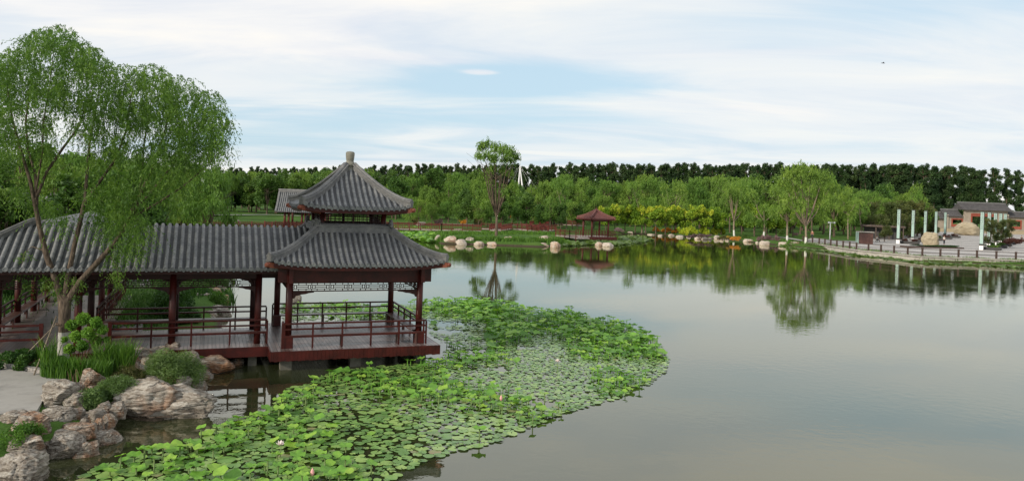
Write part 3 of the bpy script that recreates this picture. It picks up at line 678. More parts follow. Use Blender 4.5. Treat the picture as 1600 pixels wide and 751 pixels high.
def make_tree(kind,var,bark=None,leafm=None):
    key=(kind,var,bark,leafm)
    if key in TREES: return TREES[key]
    rg=np.random.default_rng(abs(hash((sum(map(ord,kind)),var)))%99991)
    u=lambda a,b: rg.uniform(a,b)
    if kind=='willow':      # unit: 10 m tall, rounded head of hanging strands
        H=10.;R0=3.1;B=[]
        for i in range(24):
            a=u(0,6.28); z=u(.32,.97); rr=R0*math.sqrt(max(.02,1-((z-.55)/.45)**2))*u(.15,1.); B.append((rr*math.cos(a),rr*math.sin(a),z*H-.3,u(.6,1.15)))
        parts=crown_blobs(rg,B,8200,.40,.10,2.2); fork=(u(-.2,.2),u(-.2,.2),2.8); r0=.2; lm=leafm or 'lwf'
    elif kind=='poplar':    # 22 m column
        H=22.;B=[]
        for i in range(58):
            z=.14+.84*(i+.5)/58; env=2.2*min(1.,((1.05-z)/.22))**.6*min(1.,.55+z*1.4); rr=env*u(.05,1.); a=u(0,6.28)
            B.append((rr*math.cos(a),rr*math.sin(a),z*H,u(.75,1.35)*(.7+.3*min(1,(1.05-z)/.35))))
        parts=crown_blobs(rg,B,11000,.55,.30,0,.6); fork=(0,0,14.); r0=.3; lm=leafm or 'lp'; 
    elif kind=='round':     # 5 m ornamental
        H=5.;B=[]
        for i in range(13):
            a=u(0,6.28);z=u(.38,.92);rr=1.7*math.sqrt(max(.02,1-((z-.6)/.42)**2))*u(.3,.9);B.append((rr*math.cos(a),rr*math.sin(a),z*H,u(.5,.95)))
        parts=crown_blobs(rg,B,2600,.30,.2,0,.45); fork=(0,0,1.5); r0=.1; lm=leafm or 'ly'
    elif kind=='young':     # slim park tree 7 m, airy
        H=7.;B=[]
        for i in range(13):
            a=u(0,6.28);z=u(.4,.95);rr=1.5*math.sqrt(max(.02,1-((z-.62)/.4)**2))*u(.2,.95);B.append((rr*math.cos(a),rr*math.sin(a),z*H,u(.5,.85)))
        parts=crown_blobs(rg,B,3400,.30,.09,1.); fork=(u(-.1,.1),0,2.4); r0=.11; lm=leafm or 'lwf'
    elif kind=='broad':     # 9 m dense
        H=9.;B=[]
        for i in range(20):
            a=u(0,6.28);z=u(.3,.93);rr=2.7*math.sqrt(max(.02,1-((z-.55)/.47)**2))*u(.3,.95);B.append((rr*math.cos(a),rr*math.sin(a),z*H,u(.8,1.4)))
        parts=crown_blobs(rg,B,4600,.42,.26,0,.45); fork=(0,0,2.2); r0=.18; lm=leafm or 'lm'
    elif kind=='upright':   # multi-stem bamboo-like clump 4.5 m
        H=4.5;B=[]
        for i in range(12):
            a=u(0,6.28);z=u(.22,.95);rr=1.0*u(.1,.9);B.append((rr*math.cos(a),rr*math.sin(a),z*H,u(.35,.6)))
        parts=crown_blobs(rg,B,2000,.34,.09,0,.5); fork=(0,0,.6); r0=.07; lm=leafm or 'lb'
    tr=MB(); limbs(tr,rg,(0,0,0),fork,sorted(B,key=lambda b:-b[2]),r0,8 if kind!='poplar' else 3)
    out=(tr.mesh('trunk',M[bark or 'bark']),leafmesh('crown',*parts[:2],M[lm],parts[2]))
    TREES[key]=out; return out
def tree(kind,var,p,s,label,name='park_tree',cat_='tree',group=None,bark=None,leafm=None,sz=None):
    a,b=make_tree(kind,var,bark,leafm); z=p[2] if len(p)>2 else gz(p[0],p[1])-.03
    t=thing(name,label,cat_,(p[0],p[1],z),random.uniform(0,6.28),group); t.scale=(s,s,sz or s)
    link('trunk',a,t); link('crown',b,t); return t
# ------------------------------------------------------------------ far woods: poplars, willows, broad trees
def along(x,pts):
    for (a,va),(b,vb) in zip(pts[:-1],pts[1:]):
        if a<=x<=b: return va+(vb-va)*(x-a)/(b-a)
    return pts[-1][1]
def cam_hor(x): return CY+(x-CX)*_s/_c
def tree_px(kind,var,x,D,ytop,label,natH,**k):
    p=at(x,cam_hor(x),D=D); H=CH+(cam_hor(x)-ytop)*D/F; z=gz(p.x,p.y); s=(H-z)/natH
    return tree(kind,var,(p.x,p.y,z-.03),s,label,**k)
popD=[(-200,440),(300,410),(650,360),(1000,325),(1400,305),(1700,300)]
popT=[(-200,262),(330,262),(500,261),(650,257),(900,255),(1200,255),(1400,254),(1500,259),(1560,262),(1600,268),(1700,268)]
x=-10.
while x<1680:
    D=along(x,popD); j=random.uniform(-1,1)
    for rowi in range(2):
        DD=D*(1+.05*rowi)+random.uniform(-3,3); xx=x+random.uniform(-4,4)+rowi*5
        sc_w=random.uniform(.82,1.12)
        if rowi and x>1520: continue
        t=tree_px('poplar',random.randrange(5),xx,DD,along(min(max(x,-199),1699),popT)+random.uniform(-2.,4.5)+ (2 if rowi else 0),'dark green poplar in the long tall row along the horizon',22.,name='poplar_tree',group='poplars in the tall row along the horizon')
        t.scale=(t.scale[0]*sc_w,t.scale[1]*sc_w,t.scale[2])
    x+=F/D*(3.35 if x<1480 else 4.6)
# mixed park trees in depth layers
lay=[ # x range, D, top y range, kinds, step px
 ((-60,330),(60,95),(222,262),('willow','broad','willow'),42),
 ((-40,340),(110,150),(240,272),('broad','willow','broad'),34),
 ((325,520),(192,215),(262,280),('broad','broad','willow'),15),
 ((330,760),(230,262),(264,276),('broad','willow'),14),
 ((600,900),(175,200),(276,298),('willow','willow','broad'),17),
 ((640,900),(150,165),(302,322),('willow','broad','young'),19),
 ((870,1180),(185,215),(272,290),('willow',),19),
 ((860,1300),(222,240),(272,288),('willow','broad'),22),
 ((1130,1330),(170,195),(278,292),('willow','young'),19),
 ((1290,1440),(185,215),(292,312),('willow','young','willow'),14),
 ((1290,1440),(262,285),(285,300),('broad','willow'),16),
 ((840,960),(165,175),(302,318),('broad','willow'),22)]
lab={'willow':'light green willow with drooping strands in the park belt beyond the lake','broad':'dense mid green leafy tree in the park belt beyond the lake','young':'slim airy young tree in the park belt beyond the lake'}
nH={'willow':10.,'broad':9.,'young':7.}
for (x0,x1),(d0,d1),(t0,t1),kinds,st in lay:
    x=x0
    while x<x1:
        k_=random.choice(kinds)
        tree_px(k_,random.randrange(4),x+random.uniform(-4,4),random.uniform(d0,d1),random.uniform(t0,t1),lab[k_],nH[k_],name={'willow':'willow_tree','broad':'leafy_tree','young':'young_tree'}[k_],group={'willow':'willows in the park belt','broad':'leafy trees in the park belt','young':'young trees in the park belt'}[k_])
        x+=st*random.uniform(.8,1.2)
for (x,D,yt,k_) in ((8,46,296,'broad'),(38,48,300,'broad'),(64,47,306,'young'),(-25,45,290,'broad'),(125,56,262,'broad'),(168,60,246,'willow'),(205,56,255,'broad'),(238,64,238,'willow'),(250,58,276,'young'),(95,70,240,'willow')):
    tree_px(k_,random.randrange(4),x,D,yt,{'broad':'dense leafy tree growing close behind the corridor roofs at left','willow':'drooping willow growing close behind the corridor roof at left','young':'small airy tree growing close behind the corridor roofs'}[k_],nH[k_],name={'willow':'willow_tree','broad':'leafy_tree','young':'young_tree'}[k_],group='trees close behind the corridor')
# dark undergrowth under the belt
for i in range(120):
    x=random.uniform(-60,1480); D=random.uniform(215,250) if x>330 else random.uniform(150,180)
    if i>=90: x=random.uniform(320,740); D=random.uniform(200,215)
    t=tree_px('broad',random.randrange(4),x,D,cam_hor(x)+random.uniform(-8,4),'low dark thicket under the trees beyond the lake',9.,name='thicket',cat_='bush',group='thickets under the park belt'); t.scale=(t.scale[0]*2.2,t.scale[1]*1.4,t.scale[2])
# yellow-green row behind the yellow hedge
yr=[(948,323),(962,319),(978,324),(994,320),(1010,326),(1026,321),(1041,325),(1056,321),(1072,327),(1087,320),(1102,326),(1116,323),(1128,330),(1160,322),(1180,318),(1200,320),(1214,322),(1240,318)]
for i,(x,y) in enumerate(yr):
    D=162+random.uniform(-3,3)
    p=at(x,cam_hor(x),D=D); s=(CH+(cam_hor(x)-y)*D/F-.5)/5.
    t=tree('round',i%4,(p.x,p.y,.48),s,'rounded yellow-green tree in the row behind the golden hedge' if x<1140 else 'yellow-green tree between the white-painted trunks','flowering_tree','tree','yellow-green trees in the row across the lake' if x<1140 else 'yellow-green trees among the white trunks')
    if x<1115:
        rg=np.random.default_rng(i+50); B=[(rg.uniform(-1.3,1.3),rg.uniform(-1.3,.6),rg.uniform(4.0,4.9),.45) for _ in range(9)]
        P=crown_blobs(rg,B,420,.34,.2,0,.5); link('blossom',leafmesh('blossom',*P[:2],M['ltip'],P[2]),t)
# ------------------------------------------------------------------ single trees on the far bank
def custom_tree(name,label,x,yb,zb,px_blobs,forkpx,r0,nleaf,ll,lw,droop,bark,lm,seed,depth=2.5,limb_n=12,base=None):
    rg=np.random.default_rng(seed); b0=at(x,yb,zb); D=b0.y
    B=[]
    for (bx,by,br) in px_blobs:
        q=at(bx,by,D=D+rg.uniform(-1,1)*depth); B.append((q.x-b0.x,q.y-b0.y,q.z-zb,br*D/F))
    fk=at(*forkpx,D=D)-b0
    t=thing(name,label,'tree',b0)
    tr=MB(); limbs(tr,rg,(0,0,0),fk,B,r0,limb_n); tr.build('trunk',M[bark],t)
    P=crown_blobs(rg,B,nleaf,ll,lw,droop,.5); link('crown',leafmesh('crown',*P[:2],M[lm],P[2]),t); return t
custom_tree('willow_tree','tall open willow with forked trunk rising above the tree line at mid bank',775,376,.35,
  [(752,228,7),(762,224,8),(774,230,8),(786,233,8),(797,238,8),(806,244,6),(748,243,6),(760,242,7),(773,247,8),(788,248,7),(800,252,6),(768,262,6),(782,264,6),(755,272,6),(795,270,6),(760,290,6),(802,288,7),(748,300,7),(772,288,6),(790,300,6),(745,315,7),(758,318,6),(800,312,7),(810,300,5)],(776,338),.22,9000,.36,.11,.55,'bark','lwf',5,2.4,13)
custom_tree('willow_tree','large forked willow with whitewashed trunk standing at the end of the promenade',1259,382,.4,
  [(1232,270,12),(1250,266,13),(1268,270,13),(1288,278,12),(1300,292,10),(1222,288,10),(1240,292,12),(1262,292,10),(1280,298,11),(1228,312,10),(1250,318,11),(1275,318,12),(1298,312,10),(1243,336,8),(1285,338,9)],(1259,352),.22,9500,.45,.12,1.6,'barkwhite','lwf',6,2.8,12)
for n_,(x,yb,xt,yt,w_,sd_) in enumerate(((1147,369,1148,292,20,7),(1193,372,1190,298,22,8),(1230,379,1230,288,20,9))):
    pb=[(xt+random.uniform(-w_,w_),yt+random.uniform(0,48),8) for _ in range(9)]
    custom_tree('willow_tree',('slender willow with a thin pale trunk right of the golden hedge','willow with whitewashed trunk behind the purple flower bank','leaning two-stemmed willow with whitewashed base behind the round green shrub')[n_],x,yb,.45,pb,(x+random.uniform(-3,3),345),.2,3600,.42,.11,1.2,'barkwhite','lwf',sd_,1.8,7)
for n_,(x,yb,xt,yt,w_,sd_) in enumerate(((1325,374,1325,300,18,17),(1343,373,1345,302,17,18),(1003,362,1003,286,18,19),(1050,362,1052,290,18,20),(885,357,880,285,18,21))):
    pb=[(xt+random.uniform(-w_,w_),yt+random.uniform(0,42),8) for _ in range(9)]
    custom_tree('young_tree',('young tree with a pale bare trunk behind the promenade lamp','young tree with a thin grey trunk between lamp and stall','light green tree with bare pole trunk behind the left end of the orange flowers','light green tree with bare pole trunk behind the golden hedge','light green tree with bare trunk left of the small red pavilion')[n_],x,yb,.5,pb,(x,335),.15,3000,.42,.11,1.,'barkpale','lwf',sd_,1.8,6)
# ------------------------------------------------------------------ bushes
BUSH={}
def bush_mesh(m_,var,n=900,ll=.16,lw=.10,flat=.5):
    k=(m_,var,n,ll)
    if k not in BUSH:
        rg=np.random.default_rng(var*13+5); B=[(rg.uniform(-.75,.75),rg.uniform(-.75,.75),rg.uniform(.15,.75),rg.uniform(.22,.36)) for _ in range(11)]
        B=[b for b in B if b[0]**2+b[1]**2<.62] or B
        P=crown_blobs(rg,B,n,ll,lw,0,.45); BUSH[k]=leafmesh('foliage',*P[:2],M[m_],P[2])
    return BUSH[k]
def bush(name,label,x0,x1,y0,y1,m_,zb=.45,cat_='bush',group=None,n=900,ll=.16,lw=.1,dep=.6,var=None,stem=True):
    """unit bush scaled to a surveyed width and height; y1 is where it meets the ground"""
    p=at((x0+x1)/2,y1,zb); s=(x1-x0)/2*p.y/F; h=(y1-y0)*p.y/F
    t=thing(name,label,cat_,p+Vector((0,s*dep*.5,-.05)),random.uniform(-.4,.4),group)
    o=link('foliage',bush_mesh(m_,random.randrange(4) if var is None else var,n,ll,lw),t); o.scale=(s,s*dep,h)
    if stem:
        b=MB()
        for i in range(5): a=i*1.3; b.tube([(0,0,-.1),(.15*s*math.cos(a),.15*s*dep*math.sin(a),h*.4),(.45*s*math.cos(a),.45*s*dep*math.sin(a),h*.75)],[.03,.02,.008],5)
        b.build('stem',M['barkred'],t)
    return t
for i,(a,b_) in enumerate(((1056,1078),(1072,1094),(1090,1112),(1106,1126),(1120,1136))):
    bush('golden_hedge',('left end clump of the golden yellow hedge','second clump from the left in the golden yellow hedge','middle clump of the golden yellow hedge','second clump from the right in the golden yellow hedge','right end clump of the golden yellow hedge')[i],a,b_,352,366,'lyb',.55,'hedge','clumps of the golden hedge',1500,.2,.12)
for i,(a,b_,y0,y1) in enumerate(((1018,1034,354,362),(1030,1050,354,363),(1046,1062,356,364))):
    bush('flower_bed',('orange flower bed, left patch beside the bare tree','orange flower bed, middle patch before the yellow-green trees','orange flower bed, right patch touching the golden hedge')[i],a,b_,y0,y1,'lor',.5,'flowers','orange flower patches',800,.2,.12)
for i,(a,b_,y0,y1) in enumerate(((1180,1198,366,376),(1194,1210,366,376),(1206,1222,367,377))):
    bush('flower_bank',('purple flower bank behind the round pale boulder, left patch','purple flower bank behind the round pale boulder, middle patch','purple flower bank, right patch beside the lawn')[i],a,b_,y0,y1,'lpu',.4,'flowers','purple flower patches',900,.2,.1)
for i,(x,y1,w_,h_,m_,l_) in enumerate(((1220,367,16,12,'lm','round clipped dark green shrub left of the two-stemmed willow'),(1208,364,12,11,'lm','dark green clipped shrub between the white trunks'),(683,351,18,12,'lpk','pink blossoming shrub behind the red fence'),(648,350,16,14,'lbr','sparse greyish shrub with faint blossom behind the red fence'),(745,352,34,32,'lbr','olive brown feathery bush left of the tall open willow'),(823,353,26,28,'lm','dark green dome-shaped bush right of the tall open willow'),(722,350,14,9,'lor','orange flowering patch left of the tall willow'),(800,341,14,9,'lor','orange flowers behind the bush by the tall willow'),(846,343,20,9,'lor','orange flower patch behind the red stepped fence'),(738,339,12,7,'lor','small orange flower patch beyond the fence left of the willow'),(1243,368,10,6,'lpu','small reddish flower clump on the lawn by the large willow'),(835,355,12,9,'lm','small dark shrub in front of the red stepped fence'),(968,362,22,7,'lpk','low mauve flower strip right of the small red pavilion'),(1164,372,24,8,'lm','low green bank plants under the slender willow'),(1146,375,26,8,'lor','rusty flowers on the bank right of the golden hedge'),(1095,371,50,6,'lpu','rusty red ground flowers below the golden hedge'),(1130,374,34,7,'lbr','brownish low plants below the right end of the golden hedge'))):
    bush('shrub',l_,x-w_/2,x+w_/2,y1-h_,y1,m_,.5,'shrub',None,1000,.22 if w_<20 else .14,.1)
# ------------------------------------------------------------------ shore vegetation (countless blades)
def blades(name,pts,hmin,hmax,width,mat,n,spread,kind='stuff',lean=.25,seed=1,label=None,cat_='grass',segs=2,topzone=None):
    rg=np.random.default_rng(seed); pts=np.array([(p[0],p[1]) for p in pts]); seg=np.diff(pts,axis=0); Ls=np.hypot(seg[:,0],seg[:,1]); cum=np.concatenate([[0],np.cumsum(Ls)])
    t=rg.uniform(0,cum[-1],n); i=np.clip(np.searchsorted(cum,t)-1,0,len(seg)-1); f=(t-cum[i])/Ls[i]
    P=pts[i]+seg[i]*f[:,None]+rg.normal(size=(n,2))*spread
    z=height(P[:,0],P[:,1]); keep=z>-.35; P=P[keep]; z=np.maximum(z[keep],-.02); n=len(P)
    h=rg.uniform(hmin,hmax,n)*(.6+.5*np.sin(P[:,0]*.9+P[:,1]*.5)**2); ld=rg.normal(size=(n,2))*lean*h[:,None]; wa=rg.uniform(0,6.28,n); w=np.stack([np.cos(wa),np.sin(wa)],1)*width/2
    b0=np.stack([P[:,0]-w[:,0],P[:,1]-w[:,1],z-.02],1); b1=np.stack([P[:,0]+w[:,0],P[:,1]+w[:,1],z-.02],1)
    m0=np.stack([P[:,0]-w[:,0]*.8+ld[:,0]*.35,P[:,1]-w[:,1]*.8+ld[:,1]*.35,z+h*.55],1); m1=np.stack([P[:,0]+w[:,0]*.8+ld[:,0]*.35,P[:,1]+w[:,1]*.8+ld[:,1]*.35,z+h*.55],1)
    t0=np.stack([P[:,0]-w[:,0]*.1+ld[:,0],P[:,1]-w[:,1]*.1+ld[:,1],z+h],1);t1=np.stack([P[:,0]+w[:,0]*.1+ld[:,0],P[:,1]+w[:,1]*.1+ld[:,1],z+h],1)
    V=np.stack([b0,b1,m0,m1,t0,t1],1).reshape(-1,3); k=np.arange(n)*6
    Fc=np.concatenate([np.stack([k,k+1,k+3,k+2],1),np.stack([k+2,k+3,k+5,k+4],1)])
    me=mesh_from(name,V,Fc,M[mat]); tint(me,np.repeat(rg.uniform(0,1,n),6)); o=link(name,me); 
    return tag(o,label,cat_,kind=kind)
wl=lambda L,z=0.:[at(x,y,z)[:2] for x,y in L]
blades('shore_grass',wl([(672,374),(690,379),(740,380),(800,382),(850,383),(880,381)]),.3,.8,.10,'lgr',5200,.8,label='tall green grass along the rocky bank before the tall willow',seed=2)
blades('bank_grass',wl([(690,366),(760,366),(860,366)],.4),.2,.6,.10,'lgr',4800,1.8,label='loose green grass on the bank between rocks and red fence',seed=3)
blades('shore_plants',wl([(960,368),(1000,367),(1050,371),(1100,374),(1150,377),(1180,382),(1215,384),(1250,384)]),.2,.6,.10,'lgr',7500,1.1,label='green shore plants behind the far line of rocks',seed=4)
blades('waterside_plants',wl([(1262,386),(1300,390),(1340,396),(1440,408),(1520,411),(1600,415),(1700,421)]),.15,.5,.07,'lsg',6500,.45,label='straggling water plants along the foot of the promenade wall',seed=5)
blades('garden_ground_cover',[(-32,26),(-28,34),(-26,42),(-26,52),(-28,62)],.15,.5,.06,'lgd',26000,3.6,label='dark leafy ground cover on the bank behind the corridor',seed=61,cat_='ground cover')
blades('garden_ground_cover',[(-17.4,43),(-19.6,49),(-22.5,56),(-26,64)],.2,.6,.08,'lgd',12000,1.1,label='dark plants along the top of the bank pile behind the corridor',seed=63,cat_='ground cover')
blades('garden_ground_cover',[(-16.2,32),(-17.3,35),(-19.5,39),(-20.5,43)],.12,.38,.05,'lgd',8000,.75,label='dark ground cover between corridor rail and curved path',seed=62,cat_='ground cover')
# ------------------------------------------------------------------ rocks
def rock_mesh(seed,sub,mat,strata=1.,squash=.8):
    bmr=bmesh.new(); bmesh.ops.create_icosphere(bmr,subdivisions=sub,radius=1.)
    rr=random.Random(seed); off=Vector((rr.uniform(-50,50),rr.uniform(-50,50),rr.uniform(-50,50)))
    tilt=Matrix.Rotation(rr.uniform(-.3,.3),3,'X')@Matrix.Rotation(rr.uniform(-.3,.3),3,'Y'); pw=rr.uniform(3.2,5.5)
    planes=[]
    for _ in range(13):
        d_=Vector((rr.gauss(0,1),rr.gauss(0,1),rr.gauss(0,.7))).normalized(); planes.append((d_,rr.uniform(.70,.98)))
    for v in bmr.verts:
        p=v.co.copy(); k=(abs(p.x)**pw+abs(p.y)**pw+abs(p.z)**pw)**(-1/pw); p=p*k
        n1=noise.noise(p*1.1+off); n2=noise.noise(p*2.7+off); n3=noise.noise(p*7+off)
        q=tilt@p; ly=q.z*5.2+1.2*noise.noise(p*.9+off*2); fr_=ly-math.floor(ly); led=(-.5+min(1.,fr_*1.6))*.12*strata*(.5+abs(n2))
        cr=noise.noise(Vector((q.x*3.1,q.y*3.1,q.z*.5))+off); crack=-.12*max(0,1-abs(cr)*14)
        p*=1+.22*n1
        for d_,o_ in planes:
            e_=p.dot(d_)-o_
            if e_>0: p-=d_*e_*.96
        p*=1+.09*n2+.04*n3; h=Vector((p.x,p.y,0)); 
        if h.length>1e-3: p+=h.normalized()*(led+crack*strata)
        p.z+=crack*.5
        v.co=p
    zmin=min(v.co.z for v in bmr.verts);zmax=max(v.co.z for v in bmr.verts);xm=max(abs(v.co.x) for v in bmr.verts);ym=max(abs(v.co.y) for v in bmr.verts)
    for v in bmr.verts: v.co=Vector((v.co.x/xm,v.co.y/ym,(v.co.z-zmin)/(zmax-zmin)))
    me=bpy.data.meshes.new('rock'); bmr.to_mesh(me); bmr.free(); me.materials.append(M[mat])
    if sub>=4: me.polygons.foreach_set('use_smooth',np.ones(len(me.polygons),dtype=bool))
    return me
def rock(label,x0,x1,y0,y1,mat='rock',zb=0.,seed=0,sub=5,dep=.8,rz=0.,group=None,name='boulder',sink=.25):
    p=at((x0+x1)/2,y1,zb); w=(x1-x0)/2*p.y/F; h=(y1-y0)*p.y/F
    # part of the projected height is the top surface receding
    slopev=(y1-cam_hor((x0+x1)/2))/F; hh=max(h-slopev*w*dep*1.1,h*.45)
    if p.y>60: w*=1.15; hh=h*.9; sink=.4
    o=link(name,rock_mesh(seed,sub,mat)); o.scale=(w,w*dep,hh+sink); o.location=(p.x,p.y+w*dep*.75,zb-sink); o.rotation_euler=(0,0,rz)
    return tag(o,label,'rock',group)
near=[('largest boulder on the near shore, left half with an orange cavity and pale ridge',158,272,586,654,0.,3),
('large reddish layered boulder joined to the right side of the biggest boulder by the water',216,324,600,657,0.,21),
('flat grey boulder touching the corridor deck at the water edge',296,360,552,582,0.,32),
('small dark stone at the water edge right of the flat grey boulder',356,374,560,569,0.,6),
('brownish stone just below the flat grey boulder',290,326,573,592,0.,7),
('reddish grey stone at the water edge above the large layered boulder',286,317,588,614,0.,8),
('pale angular boulder beside the concrete path',48,112,590,640,.4,9),
('yellowish rock behind the soft shrub near the willow',116,152,576,602,.55,10),
('pinkish rock in the plants between willow and large boulder',150,212,565,584,.55,11),
('grey rock beside the corridor deck left of the soft grassy mound',203,232,541,564,.6,12),
('pale rock behind the soft grassy mound, nearest the deck',226,256,539,556,.6,31),
('brown rock at the right of the soft grassy mound under the deck edge',272,304,547,578,.3,13),
('grey slab behind the big boulder ridge',218,252,584,600,.35,14),
('small orange rock left of the biggest boulder',150,174,632,658,.1,15),
('wide layered orange rock in the middle of the near-left pile',80,142,657,690,.15,16),
('rounded cracked grey rock low in the near-left pile at the water',62,118,672,716,0.,17),
('brown wedge stone at the foot of the near-left pile',112,144,688,714,0.,18),
('small rounded stone at the water right of the near-left pile',138,179,670,694,0.,19),
('reddish layered slab at the top of the near-left pile',52,106,634,668,.3,20),
('large layered rock cut off by the left edge at the bottom corner',-40,46,700,765,0.,22),
('dark grey tilted rock left in the near-left pile',6,62,642,690,.25,23),
('brown rock low on the left edge above the bottom corner rock',-10,58,676,722,.1,24),
('grey flat stone at the left edge below the concrete path',-20,34,640,664,.45,25),
('dark stone between the orange rocks of the near-left pile',104,160,640,668,.15,26),
('small rock between path boulder and yellow rock',92,128,612,642,.4,27)]
for l_,x0,x1,y0,y1,zb,sd_ in near: rock(l_,x0-3,x1+3,y0-2,y1+1,'rock',zb,sd_,5,.9,random.uniform(-.25,.25))
rr_=random.Random(12)
fill=[(20,705),(36,688),(58,672),(70,664),(96,676),(104,700),(128,664),(134,676),(120,690),(150,664),(168,654),(160,640),(178,640),(200,572),(230,574),(246,566),(270,590),(282,600),(64,690),(84,700),(44,668),(22,672),(2,668),(148,650),(90,650),(112,648),(236,560),(262,552),(284,566),(176,598),(198,590),(140,612),(6,700),(74,706)]
for i,(x,y) in enumerate(fill):
    w_=rr_.uniform(9,19); rock('small layered stone wedged among the near shore boulders',x-w_,x+w_,y-w_*rr_.uniform(.9,1.4),y+4,'rock',max(0.,min(.45,(715-y)/160.)),200+i%9,4,.9,rr_.uniform(-3,3),'small stones among the near boulders',name='stone')
for i,(x,y) in enumerate([(300,452),(320,460),(334,452),(346,470),(336,484),(322,496),(300,500),(296,486),(344,456),(328,440),(312,478),(346,490),(330,500)]):
    w_=rr_.uniform(8,15); rock('small layered stone in the bank pile behind the corridor',x-w_,x+w_,y-w_*.9,y+3,'rock',.05,220+i%7,4,.9,rr_.uniform(-3,3),'small stones in the bank pile behind the corridor',name='stone')
back=[('flat brown rock, highest in the bank pile behind the corridor',304,320,438,449),('grey block at the upper right of the bank pile behind the corridor',308,343,447,463),('wide pale slab of the bank pile behind the corridor',286,326,456,473),('small stone in the bank pile behind the corridor under the wide slab',290,309,468,479),('low pinkish rock of the bank pile nearest the water behind the corridor',312,353,477,493),('left rock of the lowest row in the bank pile behind the corridor',281,310,478,495),('squat stone in the bank pile beside the green tuft',318,330,466,478),('orange rock standing in the lily pads behind the pavilion',456,471,458,472)]
for i,(l_,x0,x1,y0,y1) in enumerate(back): rock(l_,x0,x1,y0,y1,'rock',0. if i in(4,7) else .1,40+i,4,.8,random.uniform(-.5,.5))
fars=[(677,692,366,378),(692,712,367,381),(712,728,373,382),(727,740,369,381),(740,757,376,383),(760,778,377,383),(784,802,368,381),(800,812,380,383),(835,861,367,378),(839,857,379,385),(861,875,376,386),(930,943,377,384),(942,958,378,385)]
ordn=['first','second','third','fourth','fifth','sixth','seventh','eighth','ninth','tenth','eleventh','twelfth','thirteenth','fourteenth','fifteenth','sixteenth','seventeenth']
for i,(x0,x1,y0,y1) in enumerate(fars):
    l_=('tall block-like pink rock standing at the water below the tall open willow' if i==6 else 'big flat-topped rock left of the small red pavilion' if i==8 else ('left' if i==11 else 'right')+' one of two low rocks in the water before the small red pavilion' if i>10 else ordn[i]+' from the left of the pale rocks left of the small gazebo')
    rock(l_,x0,x1,y0,y1,'rockfar',0. if i!=8 else .35,60+i%7,3,.8,random.uniform(-.5,.5),'pale rocks on the middle shore')
for x0,x1,y0,y1,l_ in((706,722,357,362,'pale stone lying on the grass behind the middle shore rocks'),(650,664,346,352,'white rock on the lawn behind the red fence beside the pink shrub'),(358,372,343,347,'white stones at the lawn edge behind the red fence')): rock(l_,x0,x1,y0,y1,'rockfar',.5,71,3,.8)
farr=[(980,990,361,367),(1005,1014,361,367),(1012,1024,365,368),(1028,1036,366,370),(1044,1055,365,370),(1056,1069,367,372),(1073,1080,368,372),(1086,1096,369,375),(1097,1107,370,376),(1107,1112,371,376),(1116,1125,367,376),(1125,1131,371,377),(1134,1140,372,377),(1163,1178,373,380),(1181,1186,377,381)]
for i,(x0,x1,y0,y1) in enumerate(farr):
    y1=y0+(y1-y0)*.72
    rock(ordn[i]+' from the left of the pale rocks below the golden hedge',x0,x1,y0,y1,'rockfar',0.,80+i%6,3,.8,random.uniform(-.5,.5),'pale rocks below the golden hedge')
rock('round pale pink boulder in the water before the purple flowers',1187,1203,375.5,382.5,'rockfar',0.,90,4,.9,sink=.5)
rock('flat brown rock at the shore right of the round pale boulder',1219,1234,377,384,'rockfar',0.,91,3,.8); rock('flat grey rock at the shore before the large forked willow',1236,1254,376,385,'rock',0.,92,3,.8)
# ------------------------------------------------------------------ lotus and lily pads
patch=[W2(*p) for p in ((90,775),(130,738),(195,718),(240,702),(292,690),(335,668),(365,655),(405,648),(432,628),(448,608),(482,600),(512,582),(560,576),(640,569),(692,562),(700,545),(672,520),(668,500),(640,492),(560,500),(440,503),(437,480),(480,472),(560,474),(640,476),(690,472),(740,470),(790,479),(850,488),(905,492),(960,505),(1000,520),(1030,535),(1046,560),(1040,580),(1015,602),(960,624),(900,640),(860,655),(810,676),(770,692),(700,708),(660,722),(620,745),(590,775),(300,820))]
PP=np.array(patch)
def inpatch(X,Y): return -sdist(X,Y,PP)
def density(X,Y):
    P=[proj2(x,y) for x,y in zip(X,Y)]
    return P
def sample(n,seed,thr=0.,fn=None):
    rg=np.random.default_rng(seed); out=[]; lo=PP.min(0);hi=PP.max(0)
    X=rg.uniform(lo[0],hi[0],n*6);Y=rg.uniform(max(lo[1],13.5),hi[1],n*6); d=inpatch(X,Y); k=d>thr; X,Y=X[k],Y[k]
    return X[:n],Y[:n]
def imgxy(X,Y,z=0.):
    a=X/Y; b=(z-CH)/Y; xc=a*_c+b*_s; yc=-a*_s+b*_c; return CX+F*xc,CY-F*yc
def nz(X,Y,s,o=0.): return np.array([noise.noise(Vector((x*s+o,y*s,o*1.7))) for x,y in zip(X,Y)])
